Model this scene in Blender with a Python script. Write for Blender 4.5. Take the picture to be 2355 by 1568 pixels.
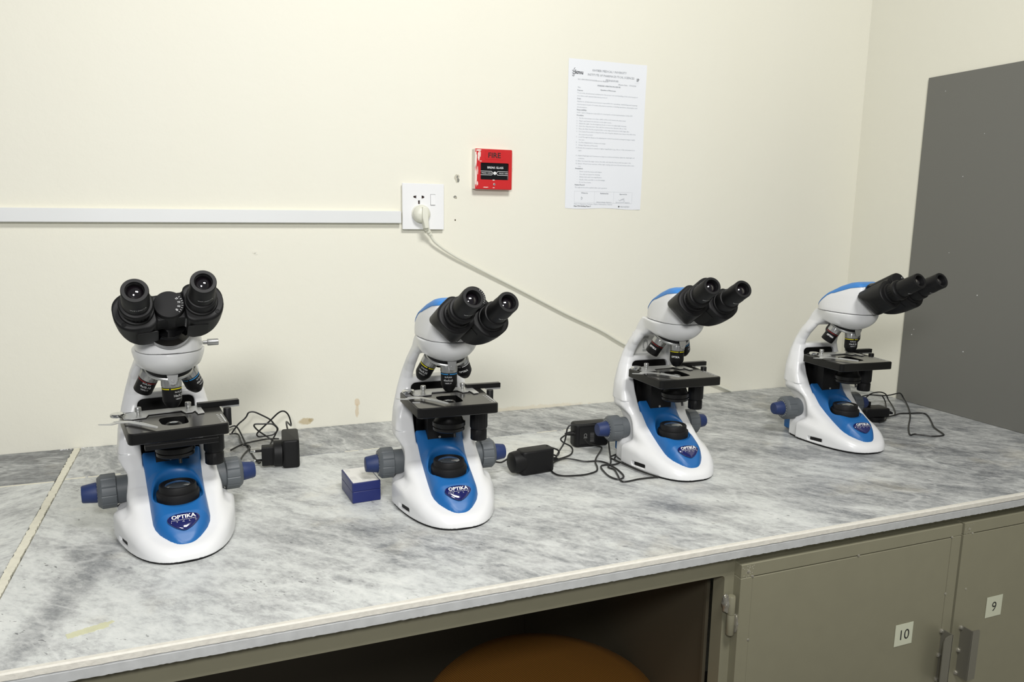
import bpy, bmesh, math, random
import numpy as np
from mathutils import Vector, Matrix
from mathutils.geometry import tessellate_polygon
import openvdb

for o in list(bpy.data.objects): bpy.data.objects.remove(o)
SC = bpy.context.scene
COL = SC.collection
PI = math.pi
R = math.radians

# ------------------------------------------------------------------ camera, world, lamps, exposure
YAW, PITCH, ROLL, FOC = 0.3775, 0.1672, 0.0154, 1738.7
CAMPOS = Vector((0.297, -1.7285, 0.4922))
f = Vector((math.sin(YAW)*math.cos(PITCH), math.cos(YAW)*math.cos(PITCH), -math.sin(PITCH)))
r = Vector((math.cos(YAW), -math.sin(YAW), 0)); u = r.cross(f)
r2 = math.cos(ROLL)*r + math.sin(ROLL)*u; u2 = -math.sin(ROLL)*r + math.cos(ROLL)*u
cd = bpy.data.cameras.new('camera'); cam = bpy.data.objects.new('camera', cd); COL.objects.link(cam)
cam.matrix_world = Matrix(((r2.x, u2.x, -f.x, CAMPOS.x), (r2.y, u2.y, -f.y, CAMPOS.y), (r2.z, u2.z, -f.z, CAMPOS.z), (0, 0, 0, 1)))
cd.sensor_fit = 'HORIZONTAL'; cd.sensor_width = 36; cd.lens = 36*FOC/2355; cd.clip_start = 0.02
SC.camera = cam

W = bpy.data.worlds.new('world'); SC.world = W; W.use_nodes = True
W.node_tree.nodes['Background'].inputs[0].default_value = (0.93, 0.95, 1.0, 1)
W.node_tree.nodes['Background'].inputs[1].default_value = 0.15

def area(name, loc, target, size, power, color=(1, 1, 1), sy=None):
    l = bpy.data.lights.new(name, 'AREA'); l.energy = power; l.color = color
    l.shape = 'RECTANGLE' if sy else 'DISK'; l.size = size
    if sy: l.size_y = sy
    o = bpy.data.objects.new(name, l); COL.objects.link(o); o.location = loc
    o.rotation_euler = (Vector(target)-Vector(loc)).to_track_quat('-Z', 'Y').to_euler()
    return o
area('ceiling_light', (0.80, -1.85, 1.85), (0.80, -0.10, 0.40), 0.55, 33, (1, 0.985, 0.955), 0.35)
area('soft_flash', (0.05, -2.10, 0.95), (0.8, -0.3, 0.2), 0.26, 17, (1, 0.99, 0.97))

SC.view_settings.view_transform = 'Standard'; SC.view_settings.look = 'None'
SC.view_settings.gamma = 1; SC.view_settings.use_curve_mapping = False
SC.view_settings.exposure = 0.0

# ------------------------------------------------------------------ materials
def lin(c):
    return tuple(((v/255)/12.92 if v/255 <= .04045 else ((v/255+.055)/1.055)**2.4) for v in c)
MATS = {}
def mat(name, rgb, rough=.5, metal=0, coat=0, spec=.5, noise=0, nscale=200, bump=0):
    if name in MATS: return MATS[name]
    m = bpy.data.materials.new(name); m.use_nodes = True; nt = m.node_tree
    b = nt.nodes['Principled BSDF']; c = lin(rgb)
    b.inputs['Base Color'].default_value = (*c, 1); b.inputs['Roughness'].default_value = rough
    b.inputs['Metallic'].default_value = metal; b.inputs['Coat Weight'].default_value = coat
    b.inputs['Coat Roughness'].default_value = .08
    b.inputs['Specular IOR Level'].default_value = spec
    if noise or bump:
        tc = nt.nodes.new('ShaderNodeTexCoord'); n = nt.nodes.new('ShaderNodeTexNoise')
        n.inputs['Scale'].default_value = nscale; n.inputs['Detail'].default_value = 4
        nt.links.new(tc.outputs['Object'], n.inputs['Vector'])
        if noise:
            mx = nt.nodes.new('ShaderNodeMix'); mx.data_type = 'RGBA'
            mx.inputs[6].default_value = (*[v*(1-noise) for v in c], 1); mx.inputs[7].default_value = (*[min(1, v*(1+noise)) for v in c], 1)
            nt.links.new(n.outputs['Fac'], mx.inputs[0]); nt.links.new(mx.outputs[2], b.inputs['Base Color'])
        if bump:
            bp = nt.nodes.new('ShaderNodeBump'); bp.inputs['Strength'].default_value = bump; bp.inputs['Distance'].default_value = .001
            nt.links.new(n.outputs['Fac'], bp.inputs['Height']); nt.links.new(bp.outputs[0], b.inputs['Normal'])
    MATS[name] = m
    return m

class NT:
    """small helper for node trees"""
    def __init__(s, m): s.m = m; s.t = m.node_tree; s.b = s.t.nodes['Principled BSDF']; s.n = s.t.nodes; s.l = s.t.links
    def node(s, k, **kw):
        n = s.n.new(k)
        for a, v in kw.items(): setattr(n, a, v)
        return n
    def math(s, op, a, b=None, c=None, clamp=False):
        n = s.node('ShaderNodeMath', operation=op); n.use_clamp = clamp
        for i, v in enumerate((a, b, c)):
            if v is None: continue
            if isinstance(v, (int, float)): n.inputs[i].default_value = v
            else: s.l.new(v, n.inputs[i])
        return n.outputs[0]
    def ramp(s, fac, stops):
        n = s.node('ShaderNodeValToRGB'); e = n.color_ramp.elements
        while len(e) > 1: e.remove(e[-1])
        e[0].position = stops[0][0]; e[0].color = (*stops[0][1], 1)
        for p, c in stops[1:]:
            k = e.new(p); k.color = (*c, 1)
        s.l.new(fac, n.inputs[0]); return n.outputs[0]
    def noise(s, vec, scale, detail=5, rough=.55, dist=0):
        n = s.node('ShaderNodeTexNoise'); n.inputs['Scale'].default_value = scale; n.inputs['Detail'].default_value = detail
        n.inputs['Roughness'].default_value = rough; n.inputs['Distortion'].default_value = dist
        s.l.new(vec, n.inputs['Vector']); return n.outputs['Fac']
    def mix(s, fac, a, b, mode='MIX'):
        n = s.node('ShaderNodeMix', data_type='RGBA', blend_type=mode)
        for i, v in ((0, fac), (6, a), (7, b)):
            if isinstance(v, (int, float)): n.inputs[i].default_value = v
            elif isinstance(v, tuple): n.inputs[i].default_value = (*v, 1)
            else: s.l.new(v, n.inputs[i])
        return n.outputs[2]
    def mapping(s, vec, loc=(0, 0, 0), rot=(0, 0, 0), sc=(1, 1, 1)):
        n = s.node('ShaderNodeMapping'); n.inputs['Location'].default_value = loc; n.inputs['Rotation'].default_value = rot; n.inputs['Scale'].default_value = sc
        s.l.new(vec, n.inputs['Vector']); return n.outputs[0]

def marble(name, ang, off, dark=0.5, gx=0.0, patches=()):
    """streaky grey-white marble; ang = streak direction, dark = share of grey, gx = more grey towards +x"""
    m = bpy.data.materials.new(name); m.use_nodes = True; t = NT(m)
    tc = t.node('ShaderNodeTexCoord').outputs['Object']
    v1 = t.mapping(tc, off, (0, 0, 0), (1, 1, 1))
    rot = t.mapping(v1, (0, 0, 0), (0, 0, -ang), (1, 1, 1))
    st = t.mapping(rot, (0, 0, 0), (0, 0, 0), (1.0, 2.5, 1))
    st2 = t.mapping(rot, (3, 1, 0), (0, 0, 0), (1.0, 2.1, 1))
    n1 = t.noise(st, 3.2, 8, .62, .6)
    n2 = t.noise(st2, 19, 10, .74, .4)
    n3 = t.noise(t.mapping(rot, (1, 2, 0), (0, 0, .35), (1, 1.6, 1)), 80, 8, .78)
    n4 = t.noise(st, 1.3, 3, .5, .3)
    sep = t.node('ShaderNodeSeparateXYZ'); t.l.new(tc, sep.inputs[0])
    g = t.math('MULTIPLY', sep.outputs[0], gx)
    a = t.math('MULTIPLY', n1, .34); a = t.math('MULTIPLY_ADD', n2, .40, a); a = t.math('MULTIPLY_ADD', n3, .28, a); a = t.math('MULTIPLY_ADD', n4, .14, a)
    a = t.math('MULTIPLY_ADD', t.math('SUBTRACT', a, .58), 1.28, .58); a = t.math('ADD', a, g); a = t.math('ADD', a, dark-.5)
    for (px, py, rx, ry, an, am) in patches:      # natural darker (or paler) areas of the stone
        vv = t.mapping(t.mapping(tc, (-px, -py, 0)), (0, 0, 0), (0, 0, -R(an)), (1, 1, 1))
        sp = t.node('ShaderNodeSeparateXYZ'); t.l.new(vv, sp.inputs[0])
        dd = t.math('ADD', t.math('POWER', t.math('DIVIDE', sp.outputs[0], rx), 2.0), t.math('POWER', t.math('DIVIDE', sp.outputs[1], ry), 2.0))
        dd = t.math('ADD', dd, t.math('MULTIPLY', t.math('SUBTRACT', n2, .5), 1.6))
        a = t.math('MULTIPLY_ADD', t.math('SUBTRACT', 1.0, dd, None, True), am, a)
    base = t.ramp(a, [(.40, lin((226, 228, 225))), (.53, lin((207, 210, 208))), (.62, lin((178, 180, 180))), (.70, lin((141, 144, 146))), (.80, lin((98, 100, 103)))])
    # small dark flecks, elongated
    fl = t.noise(t.mapping(rot, (7, 2, 0), (0, 0, 0), (1, 2.2, 1)), 75, 2, .5, .3)
    flg = t.noise(st, 7, 3, .5)
    fm = t.math('MULTIPLY', t.ramp(fl, [(.665, (0, 0, 0)), (.70, (1, 1, 1))]), t.ramp(flg, [(.47, (0, 0, 0)), (.60, (1, 1, 1))]))
    base = t.mix(t.math('MULTIPLY', fm, .75), base, lin((70, 72, 76)))
    f2 = t.noise(t.mapping(rot, (2, 6, 0), (0, 0, -.5), (1, 4.5, 1)), 42, 3, .6, 1.2)
    f2m = t.math('MULTIPLY', t.ramp(f2, [(.66, (0, 0, 0)), (.70, (1, 1, 1))]), t.ramp(t.noise(st, 5, 3, .5), [(.50, (0, 0, 0)), (.62, (1, 1, 1))]))
    base = t.mix(t.math('MULTIPLY', f2m, .45), base, lin((92, 94, 98)))
    # thin white veins
    vn = t.noise(t.mapping(rot, (1, 5, 0), (0, 0, .5), (1, 2.0, 1)), 3.5, 4, .5, .5)
    vm = t.math('SUBTRACT', 1.0, t.math('MULTIPLY', t.math('ABSOLUTE', t.math('SUBTRACT', vn, .5)), 55), None, True)
    base = t.mix(t.math('MULTIPLY', vm, .35), base, lin((228, 230, 228)))
    # warm stains
    wn = t.noise(t.mapping(v1, (4, 9, 0)), 5, 4, .6)
    base = t.mix(t.math('MULTIPLY', t.ramp(wn, [(.58, (0, 0, 0)), (.75, (1, 1, 1))]), .35), base, lin((214, 205, 180)))
    t.l.new(base, t.b.inputs['Base Color'])
    t.b.inputs['Roughness'].default_value = .33
    t.b.inputs['Specular IOR Level'].default_value = .4
    rg = t.ramp(n2, [(.3, (.28,)*3), (.7, (.42,)*3)]); t.l.new(rg, t.b.inputs['Roughness'])
    bp = t.node('ShaderNodeBump'); bp.inputs['Strength'].default_value = .12; bp.inputs['Distance'].default_value = .0006
    t.l.new(n3, bp.inputs['Height']); t.l.new(bp.outputs[0], t.b.inputs['Normal'])
    return m

M_WHITE = mat('white_plastic', (229, 230, 231), .30, spec=.5, coat=.1)
M_BLUE = mat('blue_plastic', (24, 98, 164), .42)
M_DIAL = mat('knob_grey', (88, 93, 97), .5, bump=.1, nscale=900)
M_NAVY = mat('knob_blue', (26, 46, 94), .55)
M_BLK = mat('black_plastic', (19, 19, 20), .5, spec=.25)
M_BLKM = mat('black_matt', (18, 18, 19), .6, spec=.3)
M_STAGE = mat('stage_black', (17, 17, 17), .33, spec=.35)
M_STTOP = mat('stage_top', (34, 33, 31), .16)
M_CHR = mat('chrome', (215, 216, 214), .14, 1)
M_SIL = mat('silver', (186, 187, 186), .36, .8)
M_SILD = mat('brushed_steel', (178, 179, 178), .34, .75)
M_TXT = mat('white_print', (225, 226, 226), .6)
M_GLASS = mat('lens_glass', (14, 10, 14), .03, 0, 1.0, .8)
M_LENS = mat('frosted_lens', (150, 154, 156), .12, .3, 1.0)
M_BADGE = mat('badge_navy', (20, 26, 88), .12, 0, 1)
M_RED = mat('band_red', (120, 22, 20), .4)
M_YEL = mat('band_yellow', (216, 205, 20), .4)
M_CYAN = mat('band_blue', (45, 140, 205), .4)
M_WB = mat('band_white', (225, 225, 225), .4)
M_CORD = mat('cord_black', (28, 28, 28), .42)

# ------------------------------------------------------------------ mesh helpers
def finish(me, angle=35):
    me.polygons.foreach_set('use_smooth', [True]*len(me.polygons))
    me.set_sharp_from_angle(angle=R(angle)); me.update(); return me
def mesh(name, V, F, m=None, angle=35):
    me = bpy.data.meshes.new(name); me.from_pydata([tuple(v) for v in V], [], F)
    if m: me.materials.append(m)
    return finish(me, angle)
def obj(name, me, parent=None, mtx=None, **props):
    o = bpy.data.objects.new(name, me); COL.objects.link(o)
    if parent: o.parent = parent
    if mtx is not None: o.matrix_local = mtx
    for k, v in props.items(): o[k] = v
    return o
def thing(name, label, cat, loc=(0, 0, 0), rz=0, group=None):
    o = bpy.data.objects.new(name, None); COL.objects.link(o); o.empty_display_size = .02
    o.location = loc; o.rotation_euler = (0, 0, rz); o['label'] = label; o['category'] = cat
    if group: o['group'] = group
    return o
class G:
    """collects geometry: vertices and faces"""
    def __init__(s): s.V = []; s.F = []
    def add(s, V, F, mtx=None):
        n = len(s.V)
        s.V += [tuple(mtx @ Vector(v)) if mtx is not None else tuple(v) for v in V]
        s.F += [tuple(i+n for i in q) for q in F]; return s
    def mesh(s, name, m=None, angle=35): return mesh(name, s.V, s.F, m, angle)
def lathe(prof, seg=48, rib=None, cap=True):
    """revolve (r,z) about z; rib(theta, i) scales r"""
    V, F = [], []
    for i, (rr, z) in enumerate(prof):
        for k in range(seg):
            a = 2*PI*k/seg; q = rr*(rib(k, i) if rib else 1)
            V.append((q*math.cos(a), q*math.sin(a), z))
    n = len(prof)
    for i in range(n-1):
        for k in range(seg):
            a, b = i*seg+k, i*seg+(k+1) % seg
            F.append((a, b, b+seg, a+seg))
    if cap:
        F.append(tuple(range(seg))[::-1]); F.append(tuple((n-1)*seg+k for k in range(seg)))
    return V, F
def frame(p, zdir, xref=(1, 0, 0)):
    z = Vector(zdir).normalized(); x = Vector(xref); x = x-x.dot(z)*z
    if x.length < 1e-4: x = Vector((0, 0, 1))-z.z*z
    x.normalize(); y = z.cross(x)
    return Matrix(((x.x, y.x, z.x, p[0]), (x.y, y.y, z.y, p[1]), (x.z, y.z, z.z, p[2]), (0, 0, 0, 1)))
def T(x, y, z): return Matrix.Translation((x, y, z))
def offset_poly(P, c):
    n = len(P); out = []
    ar = sum(P[i][0]*P[(i+1) % n][1]-P[(i+1) % n][0]*P[i][1] for i in range(n))
    s = 1 if ar > 0 else -1
    for i in range(n):
        a, b, d = Vector(P[i-1]), Vector(P[i]), Vector(P[(i+1) % n])
        e1 = (b-a).normalized(); e2 = (d-b).normalized()
        n1 = Vector((-e1.y, e1.x))*s; n2 = Vector((-e2.y, e2.x))*s
        m = n1+n2
        if m.length < 1e-6: m = n1
        m.normalize(); k = c/max(.4, m.dot(n1))
        out.append((b.x+m.x*k, b.y+m.y*k))
    return out
def prism(P, z0, z1, holes=(), c=0):
    """polygon extruded in z, edges chamfered by c"""
    ar = sum(P[i][0]*P[(i+1) % len(P)][1]-P[(i+1) % len(P)][0]*P[i][1] for i in range(len(P)))
    if ar < 0: P = P[::-1]
    n = len(P); V, F = [], []
    rings = []
    if c >= .0018:
        lo = [(offset_poly(P, c*(1-math.sin(PI/2*k/4))) if k < 4 else P, c*(1-math.cos(PI/2*k/4))) for k in range(5)]
        rings = [(q, z0+d) for q, d in lo]+[(q, z1-d) for q, d in lo[::-1]]
    elif c:
        Q = offset_poly(P, c); rings = [(Q, z0), (P, z0+c), (P, z1-c), (Q, z1)]
    else: rings = [(P, z0), (P, z1)]
    for q, z in rings: V += [(x, y, z) for x, y in q]
    for j in range(len(rings)-1):
        for i in range(n):
            a, b = j*n+i, j*n+(i+1) % n; F.append((a, b, b+n, a+n))
    hs = []
    for h in holes:
        s = len(V); k = len(h); V += [(x, y, z0) for x, y in h]; V += [(x, y, z1) for x, y in h]; hs.append((s, k))
        for i in range(k): F.append((s+i, s+k+i, s+k+(i+1) % k, s+(i+1) % k))
    for top in (0, 1):
        base = (len(rings)-1)*n if top else 0
        loops = [[Vector(V[base+i]) for i in range(n)]]; idx = [base+i for i in range(n)]
        for s, k in hs:
            loops.append([Vector(V[s+k*top+i]) for i in range(k)]); idx += [s+k*top+i for i in range(k)]
        if not hs and n <= 24:
            F.append(tuple(idx) if top else tuple(idx[::-1])); continue
        for t3 in tessellate_polygon(loops):
            q = [idx[i] for i in t3]; a, b, d = (Vector(V[i]) for i in q)
            up = (b-a).cross(d-a).z > 0
            F.append(tuple(q) if up == bool(top) else tuple(q[::-1]))
    return V, F
def rrect(w, h, rad, cx=0, cy=0, n=5):
    P = []
    for sx, sy, a0 in ((1, 1, 0), (-1, 1, 90), (-1, -1, 180), (1, -1, 270)):
        for i in range(n+1):
            a = R(a0+90*i/n); P.append((cx+sx*(w/2-rad)+rad*math.cos(a), cy+sy*(h/2-rad)+rad*math.sin(a)))
    return P
def circ(rad, n=32, cx=0, cy=0): return [(cx+rad*math.cos(2*PI*i/n), cy+rad*math.sin(2*PI*i/n)) for i in range(n)]
def box(x0, x1, y0, y1, z0, z1, c=0, rad=0):
    P = rrect(x1-x0, y1-y0, rad, (x0+x1)/2, (y0+y1)/2, 4) if rad else [(x0, y0), (x1, y0), (x1, y1), (x0, y1)]
    return prism(P, z0, z1, (), c)
def catmull(P, n=6, closed=False):
    P = [Vector(p) for p in P]; out = []
    for i in range(len(P)-1):
        p0, p1, p2, p3 = P[max(i-1, 0)], P[i], P[i+1], P[min(i+2, len(P)-1)]
        for k in range(n):
            t = k/n
            out.append(.5*((2*p1)+(p2-p0)*t+(2*p0-5*p1+4*p2-p3)*t*t+(3*p1-p0-3*p2+p3)*t**3))
    out.append(P[-1]); return out
def tube(P, rad, seg=8, smooth=5, flat=1.0):
    P = catmull(P, smooth) if smooth else [Vector(p) for p in P]
    V, F = [], []; N = None
    for i, p in enumerate(P):
        t = (P[min(i+1, len(P)-1)]-P[max(i-1, 0)]).normalized()
        if N is None: N = t.orthogonal().normalized()
        N = (N-N.dot(t)*t).normalized(); B = t.cross(N)
        rr = rad(i/(len(P)-1)) if callable(rad) else rad
        for k in range(seg):
            a = 2*PI*k/seg; V.append(p+N*math.cos(a)*rr+B*math.sin(a)*rr*flat)
    for i in range(len(P)-1):
        for k in range(seg):
            a, b = i*seg+k, i*seg+(k+1) % seg; F.append((a, b, b+seg, a+seg))
    F.append(tuple(range(seg))[::-1]); F.append(tuple((len(P)-1)*seg+k for k in range(seg)))
    return [tuple(v) for v in V], F
TXC = {}
def text_geo(s, size, align='CENTER', res=2, bold=0, width=None):
    key = (s, size, align, res, bold, width)
    if key not in TXC:
        c = bpy.data.curves.new('t', 'FONT'); c.body = s; c.size = size; c.align_x = align; c.resolution_u = res
        c.offset = bold
        o = bpy.data.objects.new('t', c); me = bpy.data.meshes.new_from_object(o)
        V = [tuple(v.co) for v in me.vertices]; F = [tuple(p.vertices) for p in me.polygons]
        bpy.data.objects.remove(o); bpy.data.curves.remove(c); bpy.data.meshes.remove(me)
        if width and V:
            xs = [v[0] for v in V]; k = width/max(1e-6, max(xs)-min(xs)); x0 = min(xs) if align == 'LEFT' else 0
            V = [((v[0]-x0)*k+(x0 if align == 'LEFT' else 0), v[1], v[2]) for v in V]
        TXC[key] = (V, F)
    return TXC[key]
def wrap(geo, rad, az, z):
    """wrap flat text round a z cylinder at azimuth az (radians), baseline height z"""
    V, F = geo
    return [(rad*math.cos(az+x/rad), rad*math.sin(az+x/rad), z+y) for x, y, _ in V], F

# ------------------------------------------------------------------ signed-distance modelling of moulded shells
def poly_sdf(A, B, P):
    d = np.full(A.shape, 1e9, np.float32); s = np.zeros(A.shape, bool); n = len(P)
    for i in range(n):
        ax, ay = P[i]; bx, by = P[(i+1) % n]; ex, ey = bx-ax, by-ay; wx, wy = A-ax, B-ay
        t = np.clip((wx*ex+wy*ey)/(ex*ex+ey*ey+1e-12), 0, 1)
        d = np.minimum(d, (wx-t*ex)**2+(wy-t*ey)**2)
        c = ((ay > B) != (by > B)) & (A < (bx-ax)*(B-ay)/((by-ay) if abs(by-ay) > 1e-12 else 1e-12)+ax)
        s ^= c
    return np.where(s, -1, 1)*np.sqrt(d)
def smin(a, b, k): h = np.clip(.5+.5*(b-a)/k, 0, 1); return b*(1-h)+a*h-k*h*(1-h)
def smax(a, b, k): return -smin(-a, -b, k)
def grid(b, h):
    ax = [np.arange(b[2*i], b[2*i+1]+h, h, dtype=np.float32) for i in range(3)]
    return ax[0][:, None, None], ax[1][None, :, None], ax[2][None, None, :]
def vdb_mesh(name, D, b, h, m, mirror=False):
    D = np.ascontiguousarray(np.clip(D, -4*h, 4*h), dtype=np.float32)
    g = openvdb.FloatGrid(4*h); g.copyFromArray(D)
    pts, quads = g.convertToQuads(0.0)
    pts = pts*h+np.array([b[0], b[2], b[4]], np.float32)
    me = bpy.data.meshes.new(name); me.vertices.add(len(pts)); me.vertices.foreach_set('co', pts.astype(np.float32).ravel())
    q = quads[:, ::-1].astype(np.int32); me.loops.add(q.size); me.loops.foreach_set('vertex_index', q.ravel())
    me.polygons.add(len(q)); me.polygons.foreach_set('loop_start', np.arange(0, q.size, 4, dtype=np.int32))
    me.update(calc_edges=True); me.validate()
    # one relaxing pass, then make sure the faces point outwards
    if len(q):
        bm = bmesh.new(); bm.from_mesh(me)
        bmesh.ops.smooth_vert(bm, verts=bm.verts, factor=.5, use_axis_x=True, use_axis_y=True, use_axis_z=True)
        bmesh.ops.recalc_face_normals(bm, faces=bm.faces)
        bm.to_mesh(me); bm.free()
    me.materials.append(m); me.polygons.foreach_set('use_smooth', [True]*len(me.polygons)); me.update()
    return me
def plan_sdf(X, Y, P): return poly_sdf(np.broadcast_to(X[:, :, 0], (X.shape[0], Y.shape[1])).astype(np.float32), np.broadcast_to(Y[:, :, 0], (X.shape[0], Y.shape[1])).astype(np.float32), P)[:, :, None]
def side_sdf(Y, Z, P): return poly_sdf(np.broadcast_to(Y[0], (Y.shape[1], Z.shape[2])).astype(np.float32), np.broadcast_to(Z[0], (Y.shape[1], Z.shape[2])).astype(np.float32), P)[None]
def front_sdf(X, Z, P): return poly_sdf(np.broadcast_to(X[:, 0], (X.shape[0], Z.shape[2])).astype(np.float32), np.broadcast_to(Z[:, 0] if Z.shape[0] == 1 else Z[:, 0], (X.shape[0], Z.shape[2])).astype(np.float32), P)[:, None, :]

FOOTW, FOOTY, FOOTR = .0905, .136, .2306
def footprint(shrink=0):
    P = []
    for i in range(81):
        a = PI*i/80; c, s = math.cos(a), math.sin(a)
        x = FOOTW*math.copysign(abs(c)**(2/2.4), c); y = FOOTY-FOOTR*abs(s)**(2/2.4)
        if y < .05: P.append((x, y))
    P = [(.081, .08), (.0815, .05)]+P+[(-.0815, .05), (-.081, .08), (-.070, .092), (-.03, .095), (.03, .095), (.070, .092)]
    return offset_poly(P, shrink) if shrink else P
ZB = [(-.095, .013), (-.082, .020), (-.071, .0245), (-.055, .031), (-.036, .041), (-.010, .053), (.012, .064), (.035, .078), (.055, .098), (.068, .118)]
ZC = [(-.083, .0205), (-.077, .0265), (-.070, .0345), (-.060, .0445), (-.045, .0575), (-.020, .0710), (.010, .0855), (.035, .097), (.060, .113), (.072, .121)]
HW = [(-.0810, 0), (-.0800, .007), (-.0770, .0135), (-.071, .0205), (-.062, .0280), (-.055, .0330), (-.045, .0375), (-.036, .0392), (-.010, .0395), (.012, .0395), (.035, .0400), (.055, .0410), (.071, .0418)]
C22, S22 = math.cos(R(22)), math.sin(R(22))
NZ = Vector((0, S22, -C22)); NC0 = Vector((0, .023*C22, .2480+.023*S22))   # nosepiece axis and face centre
def interp(a, T_): return np.interp(a, [p[0] for p in T_], [p[1] for p in T_]).astype(np.float32)

def body_mesh():
    h = .00135; b = (-.096, .096, -.101, .14, -.004, .2935)
    X, Y, Z = grid(b, h); AX = np.abs(X)
    prof = [(-.095, .0), (-.095, .013)]+ZB[1:-1]+[(.070, .118), (.083, .14), (.093, .166), (.099, .19), (.100, .205), (.096, .2175), (.087, .2325), (.067, .255), (.044, .268), (.0, .268), (0, .31),
           (.068, .31), (.081, .291), (.099, .273), (.117, .249), (.130, .22), (.137, .19), (.139, .16), (.137, .12), (.131, .098), (.104, .076), (.084, .050), (.080, 0)]
    P2 = side_sdf(Y, Z, prof)
    Wz = interp(Z, [(0, .066), (.05, .067), (.09, .071), (.11, .0745), (.15, .0705), (.185, .0635), (.21, .0580), (.24, .0505), (.265, .0415), (.30, .038)])
    Wz = Wz*interp(Y, [(-.095, .70), (-.075, .82), (-.05, .92), (-.02, .97), (.02, 1.0), (.06, 1.0)])
    k = np.where(Z < .12, .020, .011)+np.clip((Y-.085)/.02, 0, 1)*.014
    k = k.astype(np.float32)
    D = smax(P2, (AX-Wz), k)
    FPF = [(FOOTW*math.copysign(abs(math.cos(PI*i/60))**(2/2.4), math.cos(PI*i/60)), FOOTY-FOOTR*abs(math.sin(PI*i/60))**(2/2.4)) for i in range(61)]
    D = smax(D, plan_sdf(X, Y, [(.0905, .3)]+FPF+[(-.0905, .3)])+.002, .012)
    # foot
    fp = plan_sdf(X, Y, footprint())
    zt = interp(Y, [(-.096, .013), (-.08, .020), (-.05, .031), (-.02, .039), (.0, .044), (.03, .047), (.1, .047)])
    D = smin(D, smax(fp, Z-zt, .016), .010)
    # pockets round the focus knobs
    rk = np.sqrt((Y-.092)**2+(Z-.056)**2)
    D = smax(D, -smax(smax(rk-.044, .0630-AX, .008), .049-Z, .01), .014)
    D = np.maximum(D, .004-Z)
    # bowl under the head
    rr = (.0488, .0690, .0410); p = (X/rr[0], (Y-.0138)/rr[1], (Z-.2925)/rr[2])
    k0 = np.sqrt(p[0]**2+p[1]**2+p[2]**2); k1 = np.sqrt((p[0]/rr[0])**2+(p[1]/rr[1])**2+(p[2]/rr[2])**2)+1e-9
    E = k0*(k0-1)/k1
    c0 = NC0-.008*NZ
    E = smax(E, (Y-c0.y)*NZ.y+(Z-c0.z)*NZ.z, .003)
    D = smin(D, E, .010)
    D = smax(D, Z-.2917, .001)
    # channel for the carriage, window above it
    ch = np.maximum(np.maximum(AX-.0415, Y-.108), -front_sdf(X, Z, [(0, 0)]*3) if False else np.maximum(Z-.197, .100-Z))
    ch = smax(smax(AX-.0415, Z-.197, .012), np.maximum(Y-.117, .100-Z), .001)
    D = smax(D, -ch, .003)
    wn = front_sdf(X, Z, [(-.036, .209), (.036, .209), (.030, .253), (-.030, .253)])
    D = smax(D, -(smax(wn, .03-Y, .002)-.0015), .006)
    # seat of the blue panel
    OL = [(x, y) for y, x in HW]+[(-x, y) for y, x in HW[::-1]]
    ol = plan_sdf(X, Y, OL)
    D = np.maximum(D, -np.maximum(ol+.0022, np.maximum(interp(Y, ZB)-.024-Z, Z-interp(Y, ZB)-.020)))
    # slot of the brightness wheel
    D = np.maximum(D, -np.maximum(np.maximum(-fp-.0045, X), np.maximum(np.abs(Y+.004)-.0180, np.abs(Z-.0125+(Y+.004)*.05)-.0040)))
    return vdb_mesh('body', D, b, h, M_WHITE)

def panel_mesh():
    h = .0011; b = (-.048, .048, -.086, .078, .002, .128)
    X, Y, Z = grid(b, h); AX = np.abs(X)
    OL = [(x, y) for y, x in HW]+[(-x, y) for y, x in HW[::-1]]
    ol = plan_sdf(X, Y, OL)
    hw = np.maximum(interp(Y, HW), .004)
    zb, zc = interp(Y, ZB)+.001, interp(Y, ZC)
    q = np.clip(AX/hw, 0, 1)
    top = zb+.0014+(zc-zb)*np.clip(1-q**6, 0, 1)
    D = smax(ol+.0003, (Z-top)*.6, .004)
    D = np.maximum(D, (interp(Y, ZB)-.022)-Z)
    D = smax(D, -smax(np.sqrt(X**2+(Y-.001)**2)-.0335, .064-Z, .004), .005)
    return vdb_mesh('front_panel', D, b, h, M_BLUE)

HEADP = [(.083, .270), (.083, .292), (.080, .300), (.066, .311), (.040, .3325), (.012, .348), (-.010, .3565), (-.024, .3590), (-.036, .3568), (-.044, .3500), (-.048, .340), (-.053, .315), (-.056, .303), (-.056, .270)]
def head_sdf(X, Y, Z):
    PL = []
    for i in range(48):
        a = 2*PI*i/48; c, s = math.cos(a), math.sin(a); e = 2/2.3
        PL.append((.0488*math.copysign(abs(c)**e, c), .0138+.0700*math.copysign(abs(s)**e, s)))
    pl = plan_sdf(X, Y, PL); P2 = side_sdf(Y, Z, HEADP)
    Wz = interp(Z, [(.28, .0500), (.30, .0495), (.33, .043), (.36, .034)])
    return np.maximum(smax(smax(P2, pl, .009), np.abs(X)-Wz, .016), .2929-Z)
def head_mesh():
    h = .00115; b = (-.052, .052, -.072, .088, .284, .365)
    X, Y, Z = grid(b, h); return vdb_mesh('head_cover', head_sdf(X, Y, Z), b, h, M_WHITE)
def cap_mesh():
    h = .00075; b = (-.05, .05, -.060, .088, .284, .365)
    X, Y, Z = grid(b, h); D = head_sdf(X, Y, Z)-.0010
    zc = interp(Y, [(-.05, .3520), (-.02, .3468), (.0, .3400), (.020, .3330), (.028, .3315), (.040, .3260), (.055, .3150), (.066, .3065), (.083, .2935)])
    D = np.maximum(D, zc-Z); D = np.maximum(D, -.043-Y); D = np.maximum(D, -(head_sdf(X, Y, Z)+.003))
    return vdb_mesh('top_cover', D, b, h, M_BLUE2)
M_BLUE2 = mat('blue_cap', (58, 128, 200), .45)
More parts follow.
